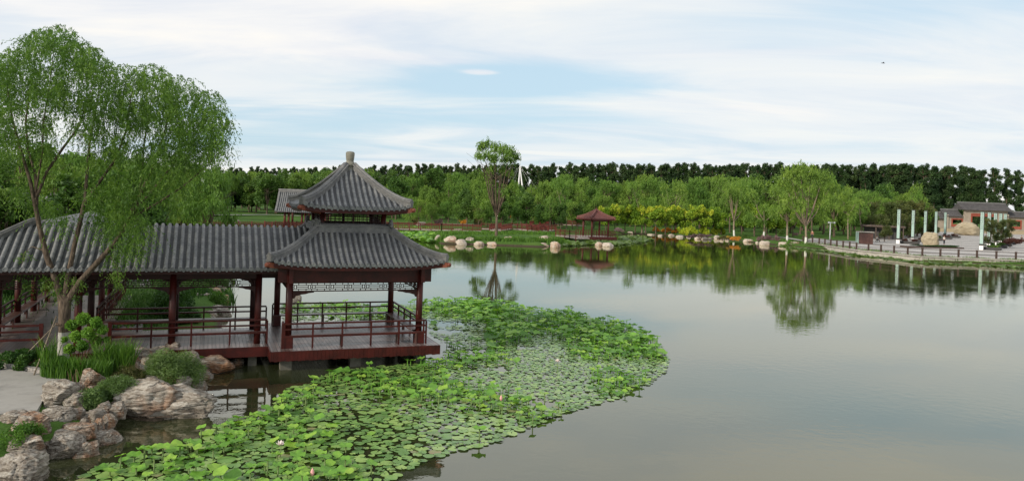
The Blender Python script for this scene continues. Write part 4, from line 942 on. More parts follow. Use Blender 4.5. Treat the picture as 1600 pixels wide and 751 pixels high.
# greedy spacing for pads
X,Y=sample(52000,21,.02); n_=nz(X,Y,.9)*.7+nz(X,Y,.3,4.)*.5; ix,iy=imgxy(X,Y)
hole=((ix-700)/75)**2+((iy-528)/34)**2<1.; hole2=(ix<680)&(iy<505)&(iy>470)
thr=np.where(hole,.12,np.where(hole2,-.05,np.where((ix>690)&(iy<650),-.16,-.34))); rg=np.random.default_rng(22)
keep=(n_+rg.normal(size=len(X))*.12)>thr; X,Y=X[keep],Y[keep]; 
ix,iy=imgxy(X,Y)
Rr=rg.uniform(.055,.135,len(X))*np.where(iy>600,1.15,.95)*np.where(iy>640,1.15,1.)
big=rg.uniform(size=len(X))<.10; Rr[big]*=1.45
cell={};sel=[]
for i in range(len(X)):
    cx_,cy_=int(X[i]//.3),int(Y[i]//.3); ok=True
    for a in(-1,0,1):
        for b in(-1,0,1):
            for j in cell.get((cx_+a,cy_+b),()):
                if (X[i]-X[j])**2+(Y[i]-Y[j])**2<((Rr[i]+Rr[j])*.74)**2: ok=False;break
            if not ok:break
        if not ok:break
    if ok: cell.setdefault((cx_,cy_),[]).append(i); sel.append(i)
sel=np.array(sel); X,Y,Rr=X[sel],Y[sel],Rr[sel]; n=len(X); K=10
ang=rg.uniform(0,6.28,n); th=(np.linspace(.12,6.16,K)[None,:]+ang[:,None]); rad=Rr[:,None]*(1+.05*rg.normal(size=(n,K)))
zz=.012+rg.uniform(0,.02,n)[:,None]+np.abs(rg.normal(size=(n,K)))*.012
ring=np.stack([X[:,None]+rad*np.cos(th),Y[:,None]+rad*np.sin(th),zz],-1)
cen=np.stack([X,Y,zz.mean(1)-.004],-1)[:,None,:]; V=np.concatenate([cen,ring],1).reshape(-1,3); k0=np.arange(n)*(K+1)
Fc=np.concatenate([np.stack([k0,k0+1+j,k0+2+j],1) for j in range(K-1)])
me=mesh_from('lily_pads',V,Fc,M['pad']); tint(me,np.repeat(rg.uniform(0,1,n)*.85+.15*(rg.uniform(size=n)>.1),K+1))
tag(link('lily_pads',me),'flat green lily pads floating in a dense patch round the pavilion','lily pads',kind='stuff')
# raised lotus leaves
def lotus_leaf_mesh(seed):
    rg=np.random.default_rng(seed); K=22; rings=[0,.3,.62,.86,1.]; V=[(0,0,-.02)];Fc=[]; ph=rg.uniform(0,6.28); fo=rg.integers(3,6); amp=rg.uniform(.07,.2); cup=rg.uniform(.02,.30); tl=rg.uniform(-.38,.38)
    for r in rings[1:]:
        for k in range(K):
            t=2*math.pi*k/K; w=amp*math.sin(fo*t+ph)*r**2.5+.03*math.sin(7*t+ph*2)*r**3; rr=r*(1+.05*math.sin(2*t+ph)+.03*math.sin(5*t)); V.append((rr*math.cos(t),rr*math.sin(t),cup*r*r*.9+w+tl*rr*math.cos(t-ph)))
    for k in range(K): Fc.append((0,1+k,1+(k+1)%K))
    for j in range(3):
        for k in range(K): Fc.append((1+j*K+k,1+(j+1)*K+k,1+(j+1)*K+(k+1)%K,1+j*K+(k+1)%K))
    return V,Fc
LV=[lotus_leaf_mesh(100+i) for i in range(8)]
LM=[]
for V_,F_ in LV:
    me=mesh_from('blade',V_,F_,M['lotus'],True); tint(me,np.full(len(V_),.5)); LM.append(me)
st=MB(); st.tube([(0,0,-1),(0.01,0,-.02)],.018,6); SM=st.mesh('stalk',M['stem'])
X,Y=sample(12000,33,.12); n_=nz(X,Y,.35,9.); ix,iy=imgxy(X,Y); rg=np.random.default_rng(34)
dens=-.12+np.where((ix>770)&(iy<545),.36,0)+np.where((ix>480)&(ix<700)&(iy>560)&(iy<625),.38,0)-np.where((ix>640)&(ix<760)&(iy>495)&(iy<560),.5,0)-np.where((ix>720)&(iy>560)&(iy<640)&(ix<1000),.10,0)+np.where(iy>640,.12,0)-np.where((ix<430)&(iy<690),.15,0)-np.where((iy<503)&(ix<680),.2,0)
keep=(n_*1.5+rg.uniform(-.55,.55,len(X))+dens)>.2; X,Y,ix,iy=X[keep],Y[keep],ix[keep],iy[keep]
sel=[]
for i in range(len(X)):
    if all((X[i]-X[j])**2+(Y[i]-Y[j])**2>.19**2 for j in sel[-4000:]): sel.append(i)
X,Y,ix,iy=X[sel],Y[sel],ix[sel],iy[sel]; n=len(X)
hgt=.04+rg.uniform(0,1,n)**1.6*.32+np.where((ix>770)&(iy<545),rg.uniform(0,.16,n),0)+np.where((iy<490),.05,0); rad=rg.uniform(.09,.19,n)*np.where(iy<560,1.25,1.)
order=np.argsort(Y-rad*6)
stV=[];stF=[];b0=0;stT=[]
for q,i in enumerate(order):
    v=q%8; rz=rg.uniform(0,6.28)
    if q<300:
        t=thing('lotus_leaf','broad round lotus leaf standing on its stalk above the lily pads','lotus leaf',(X[i],Y[i],0),rz,'lotus leaves standing over the lily pads')
        o=link('blade',LM[v],t,(0,0,hgt[i])); o.scale=(rad[i],)*3; o=link('stalk',SM,t,(0,0,hgt[i])); o.scale=(1,1,hgt[i]+.15)
    else:
        V_=np.array(LV[v][0])*rad[i]; ca,sa=math.cos(rz),math.sin(rz); V2=np.stack([V_[:,0]*ca-V_[:,1]*sa+X[i],V_[:,0]*sa+V_[:,1]*ca+Y[i],V_[:,2]+hgt[i]],1)
        stV.append(V2); stF+=[tuple(a+b0 for a in f_) for f_ in LV[v][1]]; b0+=len(V2); stT.append(np.full(len(V2),rg.uniform(0,1)))
        s4=[(X[i]-.015,Y[i],-.1),(X[i]+.015,Y[i],-.1),(X[i]+.015,Y[i],hgt[i]),(X[i]-.015,Y[i],hgt[i])]; stV.append(np.array(s4)); stF.append((b0,b0+1,b0+2,b0+3)); b0+=4; stT.append(np.full(4,.5))
if stV:
    me=mesh_from('lotus_bed',np.concatenate(stV),stF,M['lotus'],True); tint(me,np.concatenate(stT)); tag(link('lotus_bed',me),'farther lotus leaves massed above the pads toward the outer rim of the patch','lotus bed',kind='stuff')
def lotus_flower(x,y,label,bud=False):
    p=at(x,y,.35); t=thing('lotus_flower' if not bud else 'lotus_bud',label,'flower',(p.x,p.y,0))
    s=MB(); s.tube([(0,0,-.1),(.02,0,.3)],.012,6); s.build('stalk',M['stem'],t)
    pm=MB()
    if bud: pm.lathe([(.01,.28),(.04,.32),(.045,.37),(.02,.43),(.003,.46)],n=10)
    else:
        for j in range(12):
            a=j*math.pi/6; e=.07 if j%2 else .11; up_=.12 if j%2 else .07; c1=Vector((math.cos(a),math.sin(a),0)); s1=Vector((-math.sin(a),math.cos(a),0))*.035
            A=Vector((0,0,.30)); pm.add([A,A+c1*e*.6+s1+Vector((0,0,up_*.4)),A+c1*e+Vector((0,0,up_)),A+c1*e*.6-s1+Vector((0,0,up_*.4))],[(0,1,2,3)])
    _o=pm.build('petals',M['bud'] if bud else M['petal'],t)
lotus_flower(438,692,'white lotus flower open in the near part of the patch'); lotus_flower(871,563,'pale lotus flower open in the right part of the patch')
lotus_flower(488,738,'pink lotus bud near the bottom edge',True); lotus_flower(783,622,'small pink bud in the middle right of the patch',True)
# far lotus beds
def farbed(name,label,pxs,n,seed,zh=(.1,.5),mat='lgr'):
    P=np.array([W2(*p) for p in pxs]); rg=np.random.default_rng(seed); lo,hi=P.min(0),P.max(0); X=rg.uniform(lo[0],hi[0],n*3);Y=rg.uniform(lo[1],hi[1],n*3); k=sdist(X,Y,P)<0; X,Y=X[k][:n],Y[k][:n]; m_=len(X)
    r=rg.uniform(.18,.4,m_); z=rg.uniform(*zh,m_); K=8; th=np.linspace(0,6.28,K,endpoint=False)[None,:]+rg.uniform(0,1,m_)[:,None]; tl=rg.normal(size=(m_,1))*.35
    V=np.stack([X[:,None]+r[:,None]*np.cos(th),Y[:,None]+r[:,None]*np.sin(th),z[:,None]+tl*r[:,None]*np.sin(th+X[:,None])],-1).reshape(-1,3)
    me=mesh_from(name,V,np.arange(m_*K).reshape(m_,K),M[mat]); tint(me,np.repeat(rg.uniform(0,1,m_),K)); tag(link(name,me),label,'lotus bed',kind='stuff')
farbed('lotus_bed','bright green lotus bed between the red fence and the middle shore rocks',[(560,356),(610,357),(668,359),(690,364),(676,374),(676,380),(655,377),(620,372),(560,370)],6500,41,mat='lotus')
farbed('lotus_bed','grey green lily bed around the small red pavilion',[(866,380),(880,385),(905,384),(925,383),(960,384),(1000,380),(1022,375),(1008,371),(985,369),(960,371),(905,374),(870,377)],4600,42,(.03,.22),mat='lsg')
farbed('lily_strip','pale strip of floating plants at the foot of the promenade',[(1205,384),(1262,390),(1340,400),(1440,412),(1520,415),(1620,420),(1620,417),(1520,412.5),(1440,409.5),(1340,397.5),(1262,388)],2600,43,(.01,.05),mat='lsg')
# ------------------------------------------------------------------ near bank: path, kerb, plants, willow
pts=[at(x,y,.62) for x,y in((-260,560),(-60,566),(0,574),(55,582),(104,592),(80,602),(58,640),(-20,648),(-260,720))]
V=[(p.x,p.y,.62) for p in pts]+[(p.x,p.y,.3) for p in pts]; n=len(pts)
tag(link('path',mesh_from('path',V,[tuple(range(n))[::-1]]+[(i,(i+1)%n,n+(i+1)%n,n+i) for i in range(n)],M['concrete'])),kind='structure')
if True:
    me=bpy.data.objects['path'].data
    me.flip_normals() if me.polygons[0].normal.z<0 else None
kb=MB(); kp=[at(x,y,.62) for x,y in((-260,556),(-60,562),(0,571),(55,579),(104,589))]
for a,b in zip(kp[:-1],kp[1:]): kb.bar((a.x,a.y,.64),(b.x,b.y,.64),.16,.16)
tag(kb.build('pebble_kerb',M['kerb']),'pebble-topped kerb along the rear edge of the concrete path','kerb')
def clump(name,label,x0,x1,y0,y1,zb,mat,n,width,seed,cat_='grass clump',lean=.22,dep=.5):
    p=at((x0+x1)/2,y1,zb); w=(x1-x0)/2*p.y/F; h=(y1-y0)*p.y/F; rg=np.random.default_rng(seed)
    r=np.sqrt(rg.uniform(0,1,n)); a=rg.uniform(0,6.28,n); X=w*.9*r*np.cos(a); Y=w*dep*r*np.sin(a); hh=h*rg.uniform(.45,1.,n); ld=rg.normal(size=(n,2))*lean*hh[:,None]; wa=rg.uniform(0,6.28,n); W_=np.stack([np.cos(wa),np.sin(wa)],1)*width/2
    Vs=[]
    for f_,wf,lf in((0,.7,0),(.4,1,.15),(.75,.8,.5),(1.,.08,1.)):
        for sg in(-1,1): Vs.append(np.stack([X+sg*W_[:,0]*wf+ld[:,0]*lf,Y+sg*W_[:,1]*wf+ld[:,1]*lf,hh*f_-(.12 if f_==0 else 0)],1))
    V=np.stack(Vs,1).reshape(-1,3); k=np.arange(n)*8; Fc=np.concatenate([np.stack([k+j,k+j+1,k+j+3,k+j+2],1) for j in(0,2,4)])
    me=mesh_from(name,V,Fc,M[mat]); tint(me,np.repeat(rg.uniform(0,1,n),8)); return tag(link(name,me,None,(p.x,p.y+w*dep*.5,zb)),label,cat_)
clump('iris_clump','tall sword-leaved clump left of the willow trunk',58,88,515,590,.58,'lgr',70,.03,1)
clump('iris_clump','bright green sword-leaved clump right of the willow trunk foot',60,128,554,592,.58,'lgr',520,.03,2,dep=.5)
clump('iris_clump','bright green blades under the corridor rail right of the fresh shrub',140,208,528,586,.58,'lgr',720,.026,3)
clump('iris_clump','green blades in the middle in front of the fresh shrub',104,172,558,594,.56,'lgr',520,.03,4)
def ground_cover(name,label,x0,x1,y0,y1,zb,mat,n,ll,lw,seed,cat_='shrub',h=.4,depx=None):
    p0=at(x0,y1,zb);p1=at(x1,y1,zb); rg=np.random.default_rng(seed); w=(p1.x-p0.x)/2; d=(at((x0+x1)/2,y0,zb).y-p0.y)*.5 if depx is None else depx
    B=[]
    for _ in range(22):
        a=rg.uniform(0,6.28); r=math.sqrt(rg.uniform(0,1)); B.append((w*.85*r*math.cos(a),d*.85*r*math.sin(a),h*(.25+.55*(1-r*r)),h*.42))
    P=crown_blobs(rg,B,n,ll,lw,0,.5); c_=at((x0+x1)/2,y1,zb)
    t=thing(name,label,cat_,(c_.x,c_.y+d,zb)); link('foliage',leafmesh('foliage',*P[:2],M[mat],P[2]),t); b=MB()
    for i in range(8): a=i*.8; b.tube([(0,0,-.1),(w*.3*math.cos(a),d*.3*math.sin(a),h*.3),(w*.6*math.cos(a),d*.6*math.sin(a),h*.6)],[.015,.01,.004],5)
    b.build('stem',M['barkred'],t); return t
ground_cover('low_hedge','dark green low planting between the corridor and the concrete path',-60,70,520,583,.58,'lgd',9000,.09,.045,5,h=.45,depx=1.1)
ground_cover('soft_shrub','soft feathery grey-green mound right of the iris beside the deck',206,296,545,606,.45,'lsg',9000,.14,.02,6,h=.95,depx=.7)
ground_cover('soft_shrub','soft pale green mound between path boulder and big boulder, right part',128,206,588,634,.3,'lsg',7500,.13,.02,7,h=.62,depx=.6)
ground_cover('soft_shrub','green mound beside the pale path boulder, left part',86,146,604,650,.3,'lsg',5200,.11,.025,8,h=.55,depx=.5)
ground_cover('soft_shrub','low brownish green plants behind the largest boulder',150,212,562,606,.4,'lbr',3600,.09,.02,9,h=.5,depx=.6)
ground_cover('creeping_plant','small green creeper on the rocks at the left edge',-20,36,640,700,.45,'lgr',1800,.06,.035,10,h=.35,depx=.6)
ground_cover('bank_shrub','dark bushy planting on the bank right behind the corridor rail',222,268,446,500,.5,'lgd',7000,.12,.06,12,h=1.3,depx=1.3)
ground_cover('bank_shrub','dark bushes along the far side of the curved path behind the corridor',225,290,430,452,.5,'lgd',7000,.16,.08,112,h=1.6,depx=2.)
ground_cover('bank_shrub','dark bushes added as shade outside the bench side of the corridor wing, near part',-60,22,420,470,.5,'lgd',9000,.14,.07,116,h=1.3,depx=2.5)  # added bushes: their dark leaves stand in for shade left of the wing
ground_cover('bank_shrub','dark bushes added as shade outside the bench side of the corridor wing, far part',10,62,404,432,.5,'lgd',9000,.16,.08,117,h=1.4,depx=4.)  # added like the near part, dark foliage in place of shaded ground
ground_cover('bank_shrub','dark bushes between curved path and corridor wing',128,168,424,446,.5,'lgd',6000,.16,.08,113,h=1.3,depx=1.5)
ground_cover('bank_shrub','low dark plants beside the bank rocks behind the corridor',262,292,470,512,.5,'lgd',5000,.11,.05,114,h=.6,depx=1.)
ground_cover('bank_shrub','green plants behind the uppermost bank rocks seen under the corridor roof',285,310,430,446,.4,'lm',5000,.16,.08,115,h=1.1,depx=1.3)
ground_cover('bank_shrub','green tuft between the rocks behind the corridor near the water',318,346,452,478,.2,'lgr',1800,.12,.05,13,h=.7,depx=.6)
# fresh shrub by the willow
bs=at(128,575,.58); t=thing('leafy_shrub','fresh light green shrub with reddish stems right of the willow trunk','shrub',bs); rg=np.random.default_rng(77); B=[];b=MB()
for x,y,r in((112,508,9),(130,498,10),(150,503,9),(160,515,8),(138,520,10),(118,525,9),(150,532,9),(128,540,9),(108,545,8),(166,530,5),(100,530,5)):
    q=at(x,y,D=bs.y+rg.uniform(-.35,.35))-bs; B.append((q.x,q.y,q.z,r*bs.y/F)); b.tube([(0,0,-.1),(q.x*.3,q.y*.3,q.z*.45),tuple(q)],[.022,.014,.004],5)
b.build('stem',M['barkred'],t); P=crown_blobs(rg,B,5200,.11,.05,0,.6); link('foliage',leafmesh('foliage',*P[:2],M['lsh'],P[2]),t)
b=MB(); q0=at(124,640,.3)
for i in range(9):
    x=random.uniform(-.25,.3); b.tube([(x,0,0),(x+random.uniform(-.1,.1),random.uniform(-.1,.1),.6),(x+random.uniform(-.2,.2),random.uniform(-.1,.1),random.uniform(.8,1.2))],[.012,.008,.003],5)
tag(b.build('bare_twigs',M['barkred'],None,q0),'thin bare reddish twigs rising between the soft mounds','twigs')
# the big willow
WB=at(100,566,.55); WD=WB.y
wt=thing('willow_tree','large weeping willow with whitewashed trunk foot in front of the corridor','tree',WB)
rgw=np.random.default_rng(5)
def W3(x,y,dd=0.): return at(x,y,D=WD+dd)-WB
tr=MB()
tr.tube([W3(98,575),W3(99,560),W3(100,520),W3(101,490),W3(101,462)],[.24,.185,.17,.18,.21],14)
tr.tube([W3(97,506)+Vector((0,0,-.02)),W3(97,506)+Vector((0,0,.05))],.20,14)
LB=[([(100,475),(88,440),(73,400),(62,355),(55,320),(48,285)],[.15,.12,.105,.09,.08,.07],0),
([(48,285),(33,235),(20,190),(12,140),(8,95)],[.065,.05,.04,.025,.01],-.6),
([(58,320),(55,270),(44,235),(40,190),(50,130),(58,80)],[.06,.05,.04,.035,.02,.008],.5),
([(56,312),(72,270),(98,232),(122,200),(135,165),(148,120)],[.06,.055,.05,.035,.02,.008],.2),
([(56,300),(66,240),(68,190),(78,130),(85,70)],[.04,.035,.03,.02,.008],-.8),
([(101,470),(107,430),(116,385),(128,335),(133,312)],[.13,.10,.09,.08,.075],.5),
([(133,315),(136,270),(140,225),(150,170),(160,110)],[.07,.055,.045,.03,.008],.9),
([(130,322),(155,285),(180,250),(197,205),(205,150),(212,115)],[.065,.055,.045,.035,.02,.008],.3),
([(105,472),(125,440),(150,412),(178,382),(198,350),(212,318)],[.14,.12,.105,.09,.08,.07],-.3),
([(212,320),(228,285),(242,250),(255,215),(265,170),(270,125)],[.065,.055,.045,.035,.02,.008],-.5),
([(198,352),(215,322),(236,300),(262,268),(300,225),(330,175)],[.055,.045,.04,.035,.02,.008],-.1),
([(205,340),(245,318),(285,292),(320,262),(345,235)],[.05,.04,.03,.02,.008],-1.),
([(215,315),(222,270),(225,225),(235,170),(240,120)],[.04,.035,.03,.02,.008],.9),
([(70,392),(50,385),(38,395),(34,415)],[.03,.02,.015,.006],-.2),([(160,402),(172,400),(182,415),(186,435)],[.03,.02,.012,.005],-.3),([(92,450),(78,436),(70,440)],[.025,.015,.006],-.3),([(110,455),(118,430),(122,425)],[.02,.012,.005],-.3)]
for P,r_,dd in LB:
    n=len(P); tr.tube([W3(x,y,dd*i/(n-1)) for i,(x,y) in enumerate(P)],[q_*.85 for q_ in r_],9,cap=False)
tr.build('trunk',M['barkwillow'],wt)
WBL=[(22,100,30),(60,68,28),(95,62,28),(125,88,30),(30,150,30),(75,125,32),(110,150,32),(-10,120,30),(-15,190,34),(150,110,28),(165,160,32),(195,125,28),(205,180,30),(240,122,27),(245,170,30),(282,140,28),(290,185,32),(325,160,24),(340,190,20),(325,215,26),(270,225,32),(300,250,24),(235,245,28),(215,290,26),(180,225,22),(140,200,24),(60,195,20),(20,215,22),(262,285,20),(185,290,20),(75,235,14),(150,250,14),(-30,250,30),(335,235,16),
 (98,345,10),(84,322,10),(150,300,20),(190,312,20),(160,325,14),(28,300,12),(185,335,17),(205,345,20),(175,360,14),(215,372,13),(190,385,12),(160,345,10),(225,350,10)]
def strands(rg,PB,per,Lm,ll,lw,dd=2.2):
    Vs=[];Ts=[];Fs=[];Cs=[];As=[]
    for (x,y,r) in PB:
        k=int(per*(r/28.)**2)+3
        for _ in range(k):
            a=rg.uniform(0,6.28); q=math.sqrt(rg.uniform(0,1)); dz=rg.uniform(-1,1)*dd*min(1,r/26)
            s=W3(x+r*q*math.cos(a),y+r*.8*q*math.sin(a),dz); out=Vector((rg.normal()*.6+ .25*math.cos(a),rg.normal()*.6,0)); L=rg.uniform(.35,1.)*Lm; nl=int(L/.042)
            t=np.linspace(0,1,nl); px=np.outer(t,np.array([out.x,out.y,0]))*L*.55; pz=(.18*t-.95*t*t)*L
            C=np.array(s)[None,:]+px; C[:,2]+=pz; C+=rg.normal(size=C.shape)*.025
            A=np.stack([out.x*.4+0*t,out.y*.4+0*t,-.25-t],1)+rg.normal(size=C.shape)*.55
            Cs.append(C);As.append(A);Ts.append(np.full(nl,rg.uniform(0,1)*.7)+rg.uniform(0,.3,nl))
    C=np.concatenate(Cs);A=np.concatenate(As);T=np.concatenate(Ts); V,Fc=leaves(C,A,ll*rg.uniform(.7,1.25,len(C)),lw*rg.uniform(.7,1.2,len(C)),rg=rg); return V,Fc,T
P1=strands(rgw,WBL,150,1.25,.12,.030)
P2=strands(rgw,[(40,400,9),(36,425,8),(42,445,7),(175,405,10),(182,430,9),(188,445,6),(75,440,11),(90,452,8),(118,440,9),(100,430,6),(60,420,5),(215,395,8),(120,465,5)],220,.55,.11,.026,.5)
V,Fc,T=cat([P1,P2]); link('crown',leafmesh('crown',V,Fc,M['lw'],T),wt)
for i,(a,b,l_) in enumerate((((88,494),(52,588),'long bamboo prop leaning from the willow trunk down to the left'),((86,508),(64,530),'short bamboo prop crossing behind the longer one at the willow'))):
    mb=MB(); pa=at(*a,D=WD-.3); pb=at(*b,.58) if i==0 else at(*b,D=WD-.6); 
    if i: pb.z=pb.z; pb=pa+(pb-pa)*2.6
    mb.tube([pa,pb],.022,8); tag(mb.build('bamboo_prop',M['barkpale']),l_,'prop')
# ------------------------------------------------------------------ small red pavilion across the lake
FMt=(noisy('maroon_tile',(.10,.035,.03),(.17,.06,.05),2.,.6,.2),)*3
fp=at(932,369.5,.75); fp=thing('lake_gazebo','small maroon-roofed gazebo on red posts at the far lily bed','gazebo',(fp.x,fp.y+1.6,0),PA)
hip_roof(fp,2.35,.1,3.72,5.05,.08,False,'roof',row=.33,mt=FMt,r=.07)
q=MB(); q.lathe([(.14,4.95),(.14,5.15),(.09,5.2),(.12,5.4),(.06,5.55)],n=10); q.build('finial',M['farred'],fp)
for u in(-1.55,1.55):
    for v in(-1.55,1.55): q=MB(); q.tube([(u,v,.7),(u,v,3.8)],.17,10); q.build('column',M['farred'],fp)
q=MB(); 
for sg in(-1,1): q.bx(-1.7,1.7,sg*1.55-.06,sg*1.55+.06,3.3,3.6); q.bx(sg*1.55-.06,sg*1.55+.06,-1.7,1.7,3.31,3.59)
q.build('beam',M['farred'],fp)
q=MB(); q.bx(-4.2,2.6,-2.6,2.6,.55,.75); q.build('deck',M['farboard'],fp); q=MB(); q.bx(-2.7,2.66,-2.66,-2.61,.25,.76); q.bx(2.61,2.66,-2.6,2.6,.25,.755); q.build('deck_skirt',M['farred'],fp)
for P,Q in(((-4.2,-2.5),(2.5,-2.5)),((2.5,-2.5),(2.5,2.5)),((-2.5,2.5),(2.5,2.5))):
    a=MB();b_=MB(); rails(fp,P,Q,.75,a,b_,.5,hs=(.9,.6),post_h=1.0,bot=.3); rr=a.build('railing',M['farred'],fp); posts(b_,M['farred'],rr)
# red fenced boardwalks
def boardwalk(name,label,pxs,z=.78,h=1.0,both=True,w=2.2,step=.55):
    P=[at(x,y,z) for x,y in pxs]; t=thing(name,label,'boardwalk',(P[0].x,P[0].y,0)); o=P[0]; L=[(p.x-o.x,p.y-o.y) for p in P]
    dk=MB()
    for a,b in zip(L[:-1],L[1:]):
        dd=(Vector(b)-Vector(a)).normalized(); nn=Vector((-dd.y,dd.x)); 
        if nn.y<0: nn=-nn
        dk.bar((a[0]+nn.x*w/2,a[1]+nn.y*w/2,z-.1),(b[0]+nn.x*w/2,b[1]+nn.y*w/2,z-.1),w,.16)
    dk.build('deck',M['farboard'],t)
    for off in((0,w) if both else (0,)):
        fr=MB();po=MB()
        for a,b in zip(L[:-1],L[1:]):
            a=Vector(a);b=Vector(b);dd=(b-a).normalized(); nn=Vector((-dd.y,dd.x)); nn=nn if nn.y>0 else -nn; A=a+nn*off;B=b+nn*off; LL=(B-A).length
            for hh in(.15,h*.8,h): fr.bar((A.x,A.y,z+hh),(B.x,B.y,z+hh),.06,.07)
            n=max(1,int(LL/.3))
            for i in range(n+1):
                p=A+(B-A)*i/n
                if i%6==0: po.bar((p.x,p.y,z-1.),(p.x,p.y,z+h+.15),.14,.14)
                else: fr.bar((p.x,p.y,z+.1),(p.x,p.y,z+h),.05,.05)
        r=fr.build('fence',M['farred'],t); posts(po,M['farred'],r,'fence_post')
    return t
boardwalk('fenced_boardwalk','red fenced boardwalk seen above the corridor roof at left',[(170,357),(262,357),(330,356.5),(424,358)],both=False)
boardwalk('fenced_boardwalk','red fenced boardwalk running from the pavilion eave to the tall willow',[(425,358),(520,357.5),(606,357),(690,359),(752,361)])
boardwalk('fenced_boardwalk','red zigzag boardwalk behind the bank right of the tall willow',[(783,360),(800,357),(842,361),(870,359)])
boardwalk('fenced_boardwalk','red stepped boardwalk fence left behind the small gazebo',[(843,353),(862,349),(905,352)])
boardwalk('fenced_boardwalk','short red fenced boardwalk leading to the small gazebo',[(868,367),(890,370),(903,371.5)],both=False)
boardwalk('fenced_boardwalk','faint red fence at the right of the far gate side of the tall willow',[(752,357),(783,358)],both=False)
# grey roofed waterside pavilion at the back left
bp_=at(468,357,.8); wp=thing('waterside_hall','grey gable-roofed waterside pavilion on red columns behind the main pavilion eave','pavilion',(bp_.x+.6,bp_.y+2.2,0),R(8))
pan=MB();tub=MB(); 
for sg in(-1,1):
    for i in range(30):
        u=-4.35+i*.3; P=[(u,sg*x,6.45-3.05*((x/3.1)*(1.35-.35*x/3.1))) for x in np.linspace(3.1,0,9)]; tube_row(tub,P,.085)
    V=[];K=9
    for u in np.linspace(-4.45,4.5,3):
        for x in np.linspace(3.1,0,K): V.append((u,sg*x,6.42-3.05*((x/3.1)*(1.35-.35*x/3.1))))
    pan.add(V,[(i*K+j,(i+1)*K+j,(i+1)*K+j+1,i*K+j+1) for i in range(2) for j in range(K-1)],True)
ro=pan.build('roof',M['pan'],wp); tub.build('barrel_tiles',M['tube'],ro)
q=MB(); q.bar((-4.5,0,6.55),(4.5,0,6.55),.3,.35); q.tube([(-4.6,0,6.78),(4.6,0,6.78)],.12,8)
for sx in(-4.45,4.45):
    for sg in(-1,1):
        P=[(sx,sg*x,6.52-3.05*((x/3.1)*(1.35-.35*x/3.1))) for x in np.linspace(3.15,0,8)]
        for a,b in zip(P[:-1],P[1:]): q.bar(a,b,.25,.2)
q.build('ridge',M['ridge'],ro)
for u in(-3.2,-2.6,-.6,-.05,2.4,3):
    for v in(-2.,2.): q=MB(); q.tube([(u,v,.7),(u,v,3.9)],.17,10); q.build('column',M['farred'],wp)
q=MB(); q.bx(-3.8,3.8,-2.1,-1.9,3.2,3.6); q.bx(-3.8,3.8,1.9,2.1,3.2,3.6); q.build('beam',M['reddark'],wp)
q=MB(); q.bx(-4.2,4.2,-2.6,2.6,.55,.8); q.build('deck',M['farboard'],wp)
a=MB();b_=MB(); rails(wp,(-4.1,-2.5),(4.1,-2.5),.8,a,b_,.5); rr=a.build('railing',M['farred'],wp); posts(b_,M['farred'],rr)
# park paths on the far lawns
def ribbon(pxs,z,w,mat=None,name='path'):
    P=[at(x,y,z) for x,y in pxs]; mb=MB(); V=[];n=len(P)
    for i,p in enumerate(P):
        d=(P[min(i+1,n-1)]-P[max(i-1,0)]); d=Vector((d.x,d.y,0)).normalized(); nn=Vector((-d.y,d.x,0)); V+=[Vector((p.x,p.y,z))+nn*w/2,Vector((p.x,p.y,z))-nn*w/2]
    me=mesh_from(name,V,[(2*i,2*i+1,2*i+3,2*i+2) for i in range(n-1)],mat or M['concrete'])
    if me.polygons[0].normal.z<0: me.flip_normals()
    return tag(link(name,me),kind='structure')
ribbon([(230,340),(290,337),(340,335.5),(420,335),(470,337)],.72,3.)
ribbon([(1205,369),(1230,371.5),(1262,377)],.66,1.6,M['rockyel'] if False else M['concrete'])
M['darkpath']=noisy('shaded_path_concrete',(.09,.088,.085),(.15,.145,.14),1.5,.7,.3,30.)  # tree shade over the curved path is put into this darker concrete
ribbon([(186,520),(190,490),(200,462),(214,445),(206,432),(180,424)],.575,1.7,M['darkpath'])
ribbon([(690,349),(740,350.5),(830,352)],.66,2.)
# grey ramp with handrail on the lawn
rp=at(300,334,.7); rt=thing('sloping_ramp','small grey sloping stair with handrail on the lawn behind the red fence','stairs',rp)
q=MB(); q.bar((-1.6,0,2.0),(3.4,0,.1),.9,.2); q.build('flight',M['wallstone'],rt); q=MB(); q.bar((-1.6,-.5,2.9),(3.4,-.5,1.0),.07,.07)
for i in range(7): x=-1.5+i*.8; q.bar((x,-.5,1.95-.38*(x+1.6)-.0),(x,-.5,2.9-.38*(x+1.6)),.05,.05)
q.bar((-1.5,0,0),(-1.5,0,2.),.25,.25); q.build('handrail',M['wallstone'],rt)
# white mast
M['white']=noisy('white_paint',(.72,.72,.72),(.8,.8,.79),2.,.5,0); M['dark']=noisy('dark_metal',(.02,.02,.022),(.035,.033,.03),2.,.45,.1)
mp_=at(812,cam_hor(812),D=240); ms=thing('white_mast','white twin-legged mast with stay cables among the trees right of the tall willow','mast',(mp_.x,mp_.y,.6))
q=MB(); top=Vector((-.3,0,16.8)); q.tube([(-.7,0,0),(-.6,0,8),top],[.35,.3,.1],8); q.tube([(1.8,0,0),(1.0,0,8),top],[.35,.3,.1],8); q.tube([top,top+Vector((0,0,2.2))],.08,6); q.build('leg',M['white'],ms)
q=MB(); 
for x in(-8,-5,5,8): q.tube([tuple(top),(x,0,6)],.015,4)
q.build('cable',M['white'],ms)
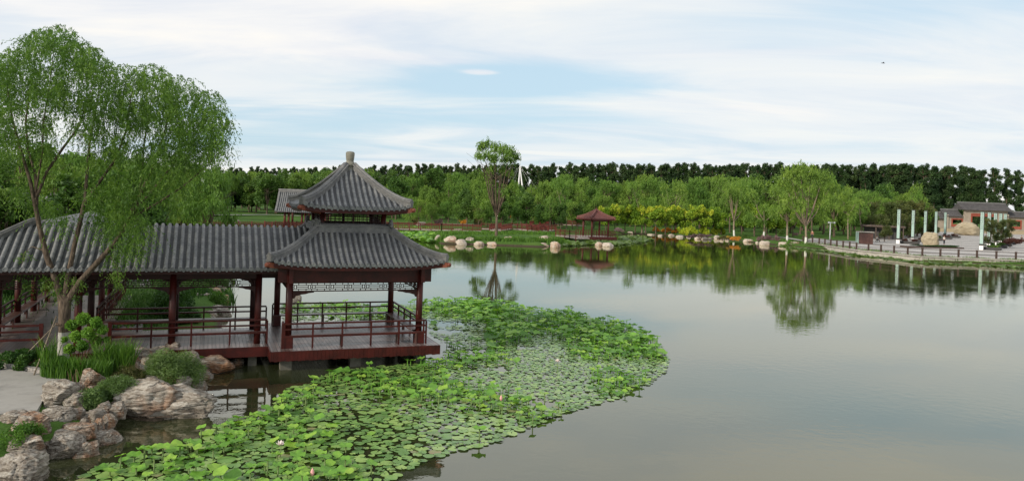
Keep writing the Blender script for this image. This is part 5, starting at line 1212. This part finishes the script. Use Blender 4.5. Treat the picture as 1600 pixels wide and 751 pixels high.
# ------------------------------------------------------------------ promenade and plaza
edge=[(1256,378.5),(1264,380),(1282,382.3),(1300,385),(1340,391),(1400,397),(1440,401),(1520,404),(1600,407.5),(1700,413)]
E=[at(x,y,.66) for x,y in edge]
back=[at(1760,D=245,y=340),at(1700,D=300,y=340),at(1430,D=300,y=336),at(1418,367,.66),at(1352,373,.66),at(1345,376.5,.66),at(1300,375,.66),at(1268,371.5,.66),at(1258,375,.66)]
m,nt,b,out=newmat('plaza_paving'); tc=N(nt,'ShaderNodeTexCoord'); mpn=N(nt,'ShaderNodeMapping',inp={0:tc.outputs['Object'],2:(0,0,R(8)),3:(1,1,1)}); s=N(nt,'ShaderNodeSeparateXYZ',inp={0:mpn.outputs[0]})
fr_=math_(nt,'FRACT',math_(nt,'DIVIDE',s.outputs[1],11.)); n=N(nt,'ShaderNodeTexNoise',inp={'Vector':tc.outputs['Object'],'Scale':.5,'Detail':5.})
br=N(nt,'ShaderNodeTexBrick',inp={'Vector':mpn.outputs[0],'Scale':1.,'Mortar Size':.02,'Color1':(.42,.40,.38,1),'Color2':(.50,.47,.44,1),'Mortar':(.2,.19,.18,1)})
st_=ramp_(nt,fr_,[(0,.5),(.28,.5),(.3,1.),(1.,1.)]); nt.links.new(mix_(nt,1.,mix_(nt,1.,br.outputs[0],st_,'MULTIPLY'),ramp_(nt,n.outputs[0],[(.3,.85),(.7,1.)]),'MULTIPLY'),b.inputs['Base Color']); b.inputs['Roughness'].default_value=.75; M['paving']=m
pl=[(p.x,p.y) for p in E]+[(p.x,p.y) for p in back]; n=len(pl)
me=mesh_from('plaza',[(x,y,.66) for x,y in pl]+[(x,y,-.6) for x,y in pl],[tuple(range(n))]+[(i,(i+1)%n,n+(i+1)%n,n+i)[::-1] for i in range(n)],[M['paving'],M['wallstone']],fm=[0]+[1]*n)
tag(link('plaza',me),kind='structure')
kb=MB()
for a,b in zip(E[:-1],E[1:]): kb.bar((a.x,a.y+.05,.70),(b.x,b.y+.05,.70),.5,.12)
tag(kb.build('promenade_kerb',M['wallstone']),'pale stone coping along the lake edge of the promenade','kerb')
# railing
M['brown']=noisy('dark_brown_wood',(.045,.028,.022),(.085,.055,.043),3.,.5,.1)
rt=thing('promenade_railing','dark brown post and rail barrier along the curved promenade','railing',(E[0].x,E[0].y,.66)); o=E[0]; fr=MB(); acc=0.; posts=[]
for a,b in zip(E[:-1],E[1:]):
    L=(b-a).length; d=(b-a)/L
    for hh in(.5,1.05): fr.bar(a-o+Vector((0,.35,hh)),b-o+Vector((0,.35,hh)),.05,.06)
    while acc<L: posts.append(a+d*acc-o+Vector((0,.35,0))); acc+=2.6 if a.x>70 else 2.4
    acc-=L
fr.build('rail',M['brown'],rt)
pm=MB(); pm.bx(-.10,.10,-.09,.09,0,1.12); pm.bx(-.125,.125,-.11,.11,1.12,1.17); PM=pm.mesh('post',M['brown'])
for p in posts: link('post',PM,rt,p)
# lamp by the promenade
lp=at(1311,380,.66); t=thing('street_lamp','white double-headed lamp post behind the left end of the promenade','lamp',(lp.x,lp.y+4,.5))
q=MB(); q.tube([(0,0,0),(0,0,3.9)],.09,8); q.bar((-.25,0,3.8),(.75,0,3.8),.08,.08); q.build('pole',M['white'],t)
for x in(-.3,.75): q=MB(); q.lathe([(.05,3.62),(.17,3.66),(.17,3.86),(.07,3.95)],(x,0,0),10); q.build('lamp_head',M['white'],t)
# light columns
M['glassgreen']=noisy('pale_green_glass',(.27,.40,.36),(.36,.49,.45),2.,.3,.05); 
rowdir=Vector((889/F,1,0)).normalized()
def lightcol(p,label,grp,planter_lab):
    ang=math.atan2(rowdir.y,rowdir.x)-math.pi/2
    t=thing('light_column',label,'column',(p.x,p.y,.66),ang,grp)
    q=MB(); q.bx(-.3,.3,-.18,.18,.0,.75); q.build('base',M['white'],t,bevel=.02); q=MB(); q.bx(-.34,.34,-.2,.2,.75,1.05); q.build('collar',M['dark'],t)
    q=MB(); q.bx(-.24,.24,-.12,.14,1.05,6.5); q.build('shaft',M['glassgreen'],t); q=MB(); q.bx(.25,.33,-.16,.18,1.05,6.6); q.bx(-.26,.33,-.18,.18,6.5,6.62)
    q.build('side_panel',M['dark'],t); q=MB()
    for i in range(9): q.bx(-.29,.29,-.15,-.12,3.6+i*.33,3.63+i*.33)
    for x in(-.28,0,.26): q.bx(x-.012,x+.012,-.155,-.125,3.6,6.45)
    q.build('grille',M['dark'],t)
    return t
def planter(p,label,grp):
    ang=math.atan2(rowdir.y,rowdir.x)-math.pi/2
    t=thing('planter',label,'planter',(p.x,p.y,.66),ang,grp); q=MB(); q.bx(-1.6,1.6,-.9,.9,.08,.5); q.build('trough',M['dark'],t,bevel=.03); q=MB(); q.bx(-1.3,1.3,-.7,.7,0,.08); q.build('foot',M['dark'],t)
    o=link('planting',bush_mesh(random.choice(['lm','lred','lgr']),random.randrange(4),900,.22,.12),t,(0,0,.45)); o.scale=(1.5,.85,.55)
p0=Vector((605/F*144,144,0)); r0=at(1534.8,340,D=129.6); r0.z=0
sidev=Vector((rowdir.y,-rowdir.x,0))
nm=['nearest','second','middle','fourth','farthest']
for i in range(5):
    pL=p0+rowdir*(12.4/rowdir.y*i); pR=r0+rowdir*(10./rowdir.y*i)
    lightcol(pL,nm[i]+' pale green light column in the left row on the plaza','light columns on the plaza',0); lightcol(pR,nm[i]+' pale green light column in the right row on the plaza','light columns on the plaza',0)
    planter(pL+rowdir*2.6+sidev*1.6,nm[i]+' black planter beside the left row of light columns','planters on the plaza'); planter(pR+rowdir*2.2+sidev*1.2,nm[i]+' black planter beside the right row of light columns','planters on the plaza')
    for j,(pp,l_) in enumerate(((pL+rowdir*6-sidev*3.5,'left'),(pR+rowdir*5+sidev*.6,'right'))):
        tree('upright',(i+j)%4,(pp.x,pp.y,.6 if j==0 else 1.),1.25 if j==0 else 1.1,nm[i]+' brownish green bamboo clump along the '+l_+' row of light columns','bamboo_clump','bamboo','bamboo clumps on the plaza')
for i in range(26):
    x=random.uniform(1360,1455); D=random.uniform(175,215); pp=at(x,345,D=D); tree('upright',i%4,(pp.x,pp.y,.6),random.uniform(1.6,2.1),'tall brownish green bamboo in the thicket left of the plaza','bamboo_clump','bamboo','bamboo thicket left of the plaza')
rock('upright yellowish landscape stone at the front of the plaza',1445,1470,360,385,'rockyel',.66,93,4,.6,sink=.1,name='landscape_stone')
rock('huge rounded yellowish landscape stone before the gate',1498,1536,344,368,'rockyel',.66,95,4,.6,sink=.1,name='landscape_stone')
# planting bed strip
pa,pb=at(1412,386,.68),at(1500,388,.68); t=thing('planting_bed','low dark green planting bed along the front of the plaza','planting bed',((pa.x+pb.x)/2,(pa.y+pb.y)/2,.66),math.atan2(pb.y-pa.y,pb.x-pa.x)); L=(pb-pa).length
q=MB(); q.bx(-L/2,L/2,-.9,.9,0,.25); q.build('edging',M['brown'],t); o=link('planting',bush_mesh('lgd',1,5200,.05,.16),t,(0,0,.2)); o.scale=(L/2,.8,.4)
# kiosk and stall
kp=at(1353,381,.66); t=thing('kiosk','small kiosk with a pale blue side panel at the back of the promenade','kiosk',(kp.x+.6,kp.y+1.5,.66),R(-15))
q=MB(); q.bx(-1.35,1.1,-1,1,0,1.95); q.build('cabin',M['seat'],t); q=MB(); q.bx(-1.5,-1.36,-1.1,1.1,0,2.1); q.build('side_panel',M['glassgreen'],t); q=MB(); q.bx(-1.5,1.25,-1.15,1.15,2.1,2.2); q.build('roof',M['wallstone'],t)
q=MB(); q.bx(-.5,.9,-1.03,-1.,.8,1.9); q.build('panel',M['seat'],t)
kp=at(1390,375,.66); t=thing('wooden_shelter','low dark wooden shelter with orange-brown panels right of the kiosk','shelter',(kp.x,kp.y+3,.66),R(-30))
q=MB(); q.bx(-4.4,4.4,-1.6,1.6,2.7,2.9); q.bx(-4.2,4.2,-1.2,1.4,2.9,3.05); q.build('roof',M['brown'],t); q=MB(); q.bx(.4,3.6,.9,1.,.5,2.4); q.build('back_panel',M['orange'],t)
for x in(-4,-1.3,1.3,4): q=MB(); q.bx(x-.1,x+.1,-1.3,-1.1,0,2.7); q.build('post',M['brown'],t)
q=MB(); q.bx(-3.9,3.9,.7,.8,.1,2.6); q.build('wall',M['dark'],t)
# gate building
M['gatewall']=noisy('tan_brick_wall',(.26,.22,.17),(.36,.31,.25),1.,.8,.2); M['gateroof']=noisy('dark_grey_tiles',(.055,.052,.055),(.10,.095,.095),1.,.7,.3); M['gatered']=noisy('gate_red',(.22,.05,.03),(.32,.08,.05),1.,.6,.1)
GD=270.; g0=at(1541,340,D=GD)+Vector((-2.,0,0)); gx=lambda x:(at(x,340,D=GD)-at(1541,340,D=GD)).x; sG=GD/F
gy=lambda y,x:CH+(cam_hor(x)-y)*sG
gt=thing('gate_building','traditional gate building with dark tiled roofs and red framed openings behind the plaza','gate',(g0.x,g0.y,0)); gzb=gy(358,1541)
def groof(x0,x1,yt,yb,dep,par,nm_='roof'):
    X0,X1=gx(x0),gx(x1); zt=gy(yt,(x0+x1)/2);zb=gy(yb,(x0+x1)/2); q=MB(); V=[];K=7
    for X in(X0,X1):
        for t in np.linspace(-1,1,2*K-1): V.append((X,t*dep,zt-(zt-zb)*(abs(t)**.8)))
    n=2*K-1; q.add(V,[(i,i+1,n+i+1,n+i) for i in range(n-1)]+[tuple(range(n))[::-1],tuple(range(n,2*n)),(0,n,2*n-1,n-1)])
    r=q.build(nm_,M['gateroof'],par); q=MB(); q.bar((X0-.1,0,zt+.15),(X1+.1,0,zt+.15),.4,.5); q.build('ridge',M['ridge'],r)
    q=MB(); nn=int((X1-X0)/.55)
    for i in range(nn+1):
        X=X0+(X1-X0)*i/nn; q.tube([(X,-t*dep,zt-(zt-zb)*(t**.8)+.05) for t in np.linspace(1,0,5)],.11,5)
    q.build('tile_rows',M['gateroof'],r); return X0,X1,zt,zb
def gwall(x0,x1,y1,yo0,yo1,xo0,xo1,par,y=-2.6,frame=True):
    """wall with a framed opening"""
    X0,X1=gx(x0),gx(x1);O0,O1=gx(xo0),gx(xo1); xm=(x0+x1)/2; zt=gy(y1,xm);za=gy(yo0,xm);zb=gy(yo1,xm); q=MB()
    q.bx(X0,O0,y-.3,y+.3,0,zt); q.bx(O1,X1,y-.3,y+.3,0,zt); q.bx(O0,O1,y-.3,y+.3,za,zt); 
    if zb>gzb+.2: q.bx(O0,O1,y-.3,y+.3,0,zb)
    q.build('wall',M['gatewall'],par)
    q=MB(); w=.45; q.bx(O0,O0+w,y-.42,y-.2,zb,za); q.bx(O1-w,O1,y-.42,y-.2,zb,za); q.bx(O0+w,O1-w,y-.42,y-.2,za-w,za)
    if zb>gzb+.2: q.bx(O0+w,O1-w,y-.42,y-.2,zb,zb+.9)
    q.build('opening_frame',M['gatered'],par)
groof(1504,1579,318,329,4.2,gt); gwall(1508,1575,329,334,358,1518,1557,gt)
groof(1478,1504.5,328,338,3.4,gt); gwall(1482,1508,338,341,354,1489,1507,gt,-2.2); groof(1573.5,1622,332,340,3.4,gt); gwall(1575,1620,340,344,358,1577,1598,gt,-2.2)
groof(1454,1478,332,341,3.,gt); q=MB(); q.bx(gx(1457),gx(1482),-1.8,-1.4,0,gy(341,1468)); q.build('side_wall',M['gatewall'],gt)
for x in(1482,1508,1575,1615): q=MB(); X=gx(x); q.bx(X-.3,X+.3,-3.1,-2.5,0,gy(335,x)); q.build('pillar',M['gatewall'],gt)
q=MB()
for i in range(5): q.bx(gx(1440),gx(1640),-6-i*.8,-2.9,.5,gzb-.25*i-.1)
q.build('steps',M['rockyel'],gt)
q=MB(); q.bx(gx(1520),gx(1555),-2.9,-2.7,gy(333.6,1537)-1.1,gy(333.6,1537)); q.build('lintel_board',M['gatered'],gt)
# dark red leaved shrub at the right edge
pp=at(1592,389,.66); t=thing('umbrella_shrub','low dark maroon domed shrub at the right edge of the plaza','shrub',pp+Vector((1,4,0))); o=link('foliage',bush_mesh('lred',2,1500,.14,.1),t,(0,0,.9)); o.scale=(2.6,1.8,1.1); q=MB(); q.tube([(0,0,-.05),(0,0,1.2)],.07,6); q.build('stem',M['bark'],t)
# ------------------------------------------------------------------ people
M['skin']=noisy('skin',(.45,.27,.19),(.5,.31,.22),5.,.6,0); M['hair']=noisy('hair',(.012,.01,.009),(.02,.017,.015),9.,.6,0)
M['shirtw']=noisy('white_shirt',(.6,.6,.58),(.7,.7,.68),5.,.8,0); M['trous']=noisy('dark_trousers',(.02,.022,.03),(.03,.033,.045),5.,.8,0); M['shirtr']=noisy('rust_shirt',(.22,.07,.05),(.28,.09,.06),5.,.8,0); M['shirtd']=noisy('dark_shirt',(.03,.03,.035),(.05,.05,.055),5.,.8,0)
def skinned(name,J,Es,mat,parent,root=0):
    bmk=bmesh.new(); ly=bmk.verts.layers.skin.verify(); vs=[]
    for (x,y,z,r) in J: v=bmk.verts.new((x,y,z)); v[ly].radius=(r,r); vs.append(v)
    vs[root][ly].use_root=True
    for a,b in Es: bmk.edges.new((vs[a],vs[b]))
    me=bpy.data.meshes.new(name); bmk.to_mesh(me); bmk.free(); me.materials.append(mat)
    o=link(name,me,parent); o.modifiers.new('skin','SKIN').use_smooth_shade=True; s=o.modifiers.new('sub','SUBSURF'); s.levels=1; s.render_levels=1; return o
def person(label,loc,rz,sit,shirt,trous):
    t=thing('person',label,'person',loc,rz)
    h=.46 if sit else .92   # hip height; facing -y
    kn=(-.42,.48) if sit else (0,.48)
    J=[(0,0,h,.13),(0,0,h+.28,.13),(0,.01,h+.5,.12),(0,0,h+.6,.055),(0,-.01,h+.70,.085),(0,-.01,h+.80,.08)]
    Es=[(0,1),(1,2),(2,3),(3,4),(4,5)]
    for sg in(-1,1):
        b=len(J); 
        if sit: J+=[(sg*.10,-.02,h,.085),(sg*.12,-.42,h+.02,.06),(sg*.12,-.44,.08,.04),(sg*.12,-.58,.04,.035),(sg*.2,0,h+.48,.05),(sg*.25,-.12,h+.26,.04),(sg*.18,-.35,h+.16,.03),(sg*.16,-.44,h+.15,.03)]
        else: J+=[(sg*.10,0,h-.05,.085),(sg*.11,-.02,.48,.06),(sg*.11,.01,.08,.04),(sg*.12,-.13,.04,.035),(sg*.2,0,h+.48,.05),(sg*.25,0,h+.22,.04),(sg*.25,-.10,h+.02,.03),(sg*.24,-.15,h-.06,.03)]
        Es+=[(0,b),(b,b+1),(b+1,b+2),(b+2,b+3),(2,b+4),(b+4,b+5),(b+5,b+6),(b+6,b+7)]
    skinned('body',J,Es,M['skin'],t)
    S=[(J[i][0],J[i][1],J[i][2],J[i][3]*1.14) for i in(0,1,2)]; Se=[(0,1),(1,2)]
    for k_ in(0,1):
        b=len(S); j=6+8*k_; S+=[tuple(J[j+4][:3])+(.065,),tuple(J[j+5][:3])+(.052,)]; Se+=[(2,b),(b,b+1)]
    skinned('shirt',S,Se,shirt,t)
    T=[(0,0,h,.145)];Te=[]
    for k_ in(0,1):
        b=len(T); j=6+8*k_; T+=[tuple(J[j][:3])+(.105,),tuple(J[j+1][:3])+(.078,),tuple(J[j+2][:3])+(.055,)]; Te+=[(0,b),(b,b+1),(b+1,b+2)]
    skinned('trousers',T,Te,trous,t)
    q=MB(); q.lathe([(.02,h+.90),(.07,h+.885),(.10,h+.83),(.098,h+.76),(.085,h+.72)][::-1],(0,.015,0),12); q.build('hair',M['hair'],t)
    return t
g=at(1475,382,.66); person('person in a white top and dark trousers standing beside the upright stone',(g.x,g.y,.66),R(20),False,M['shirtw'],M['trous'])
g=at(1370,378,.66); person('person in a pale top sitting on a low stool near the kiosk',(g.x,g.y,.66),R(60),True,M['shirtw'],M['trous'])
t=thing('stool','low dark stool under the seated person near the kiosk','stool',(g.x,g.y,.66)); q=MB(); q.bx(-.2,.2,-.16,.2,.34,.385); q.build('seat',M['brown'],t)
for sx in(-.16,.16):
    for sy in(-.12,.16): q=MB(); q.bx(sx-.02,sx+.02,sy-.02,sy+.02,0,.34); q.build('leg',M['brown'],t)
g=at(1269,373.5,.66); person('person in a rust coloured top at the start of the promenade railing',(g.x,g.y,.66),R(-30),False,M['shirtr'],M['trous'])
g=pR+rowdir*3+sidev*3; person('person in dark clothes beside the last light column of the right row',(g.x,g.y,.66),R(10),False,M['shirtd'],M['trous'])
# bird
bd=at(1380,99,D=60); t=thing('bird','small dark bird gliding high in the sky at the right','bird',bd); q=MB()
q.tube([(-.13,0,0),(-.05,0,.01),(.08,0,.01),(.15,0,0)],[.008,.03,.025,.008],8); q.build('body',M['dark'],t); q=MB()
for sg in(-1,1): q.add([(-.04,0,.02),(.05,0,.02),(.0,sg*.16,.07),(-.07,sg*.3,.03),(-.08,sg*.14,.06)],[(0,1,2,4),(2,3,4)]); 
q.build('wing',M['dark'],t)
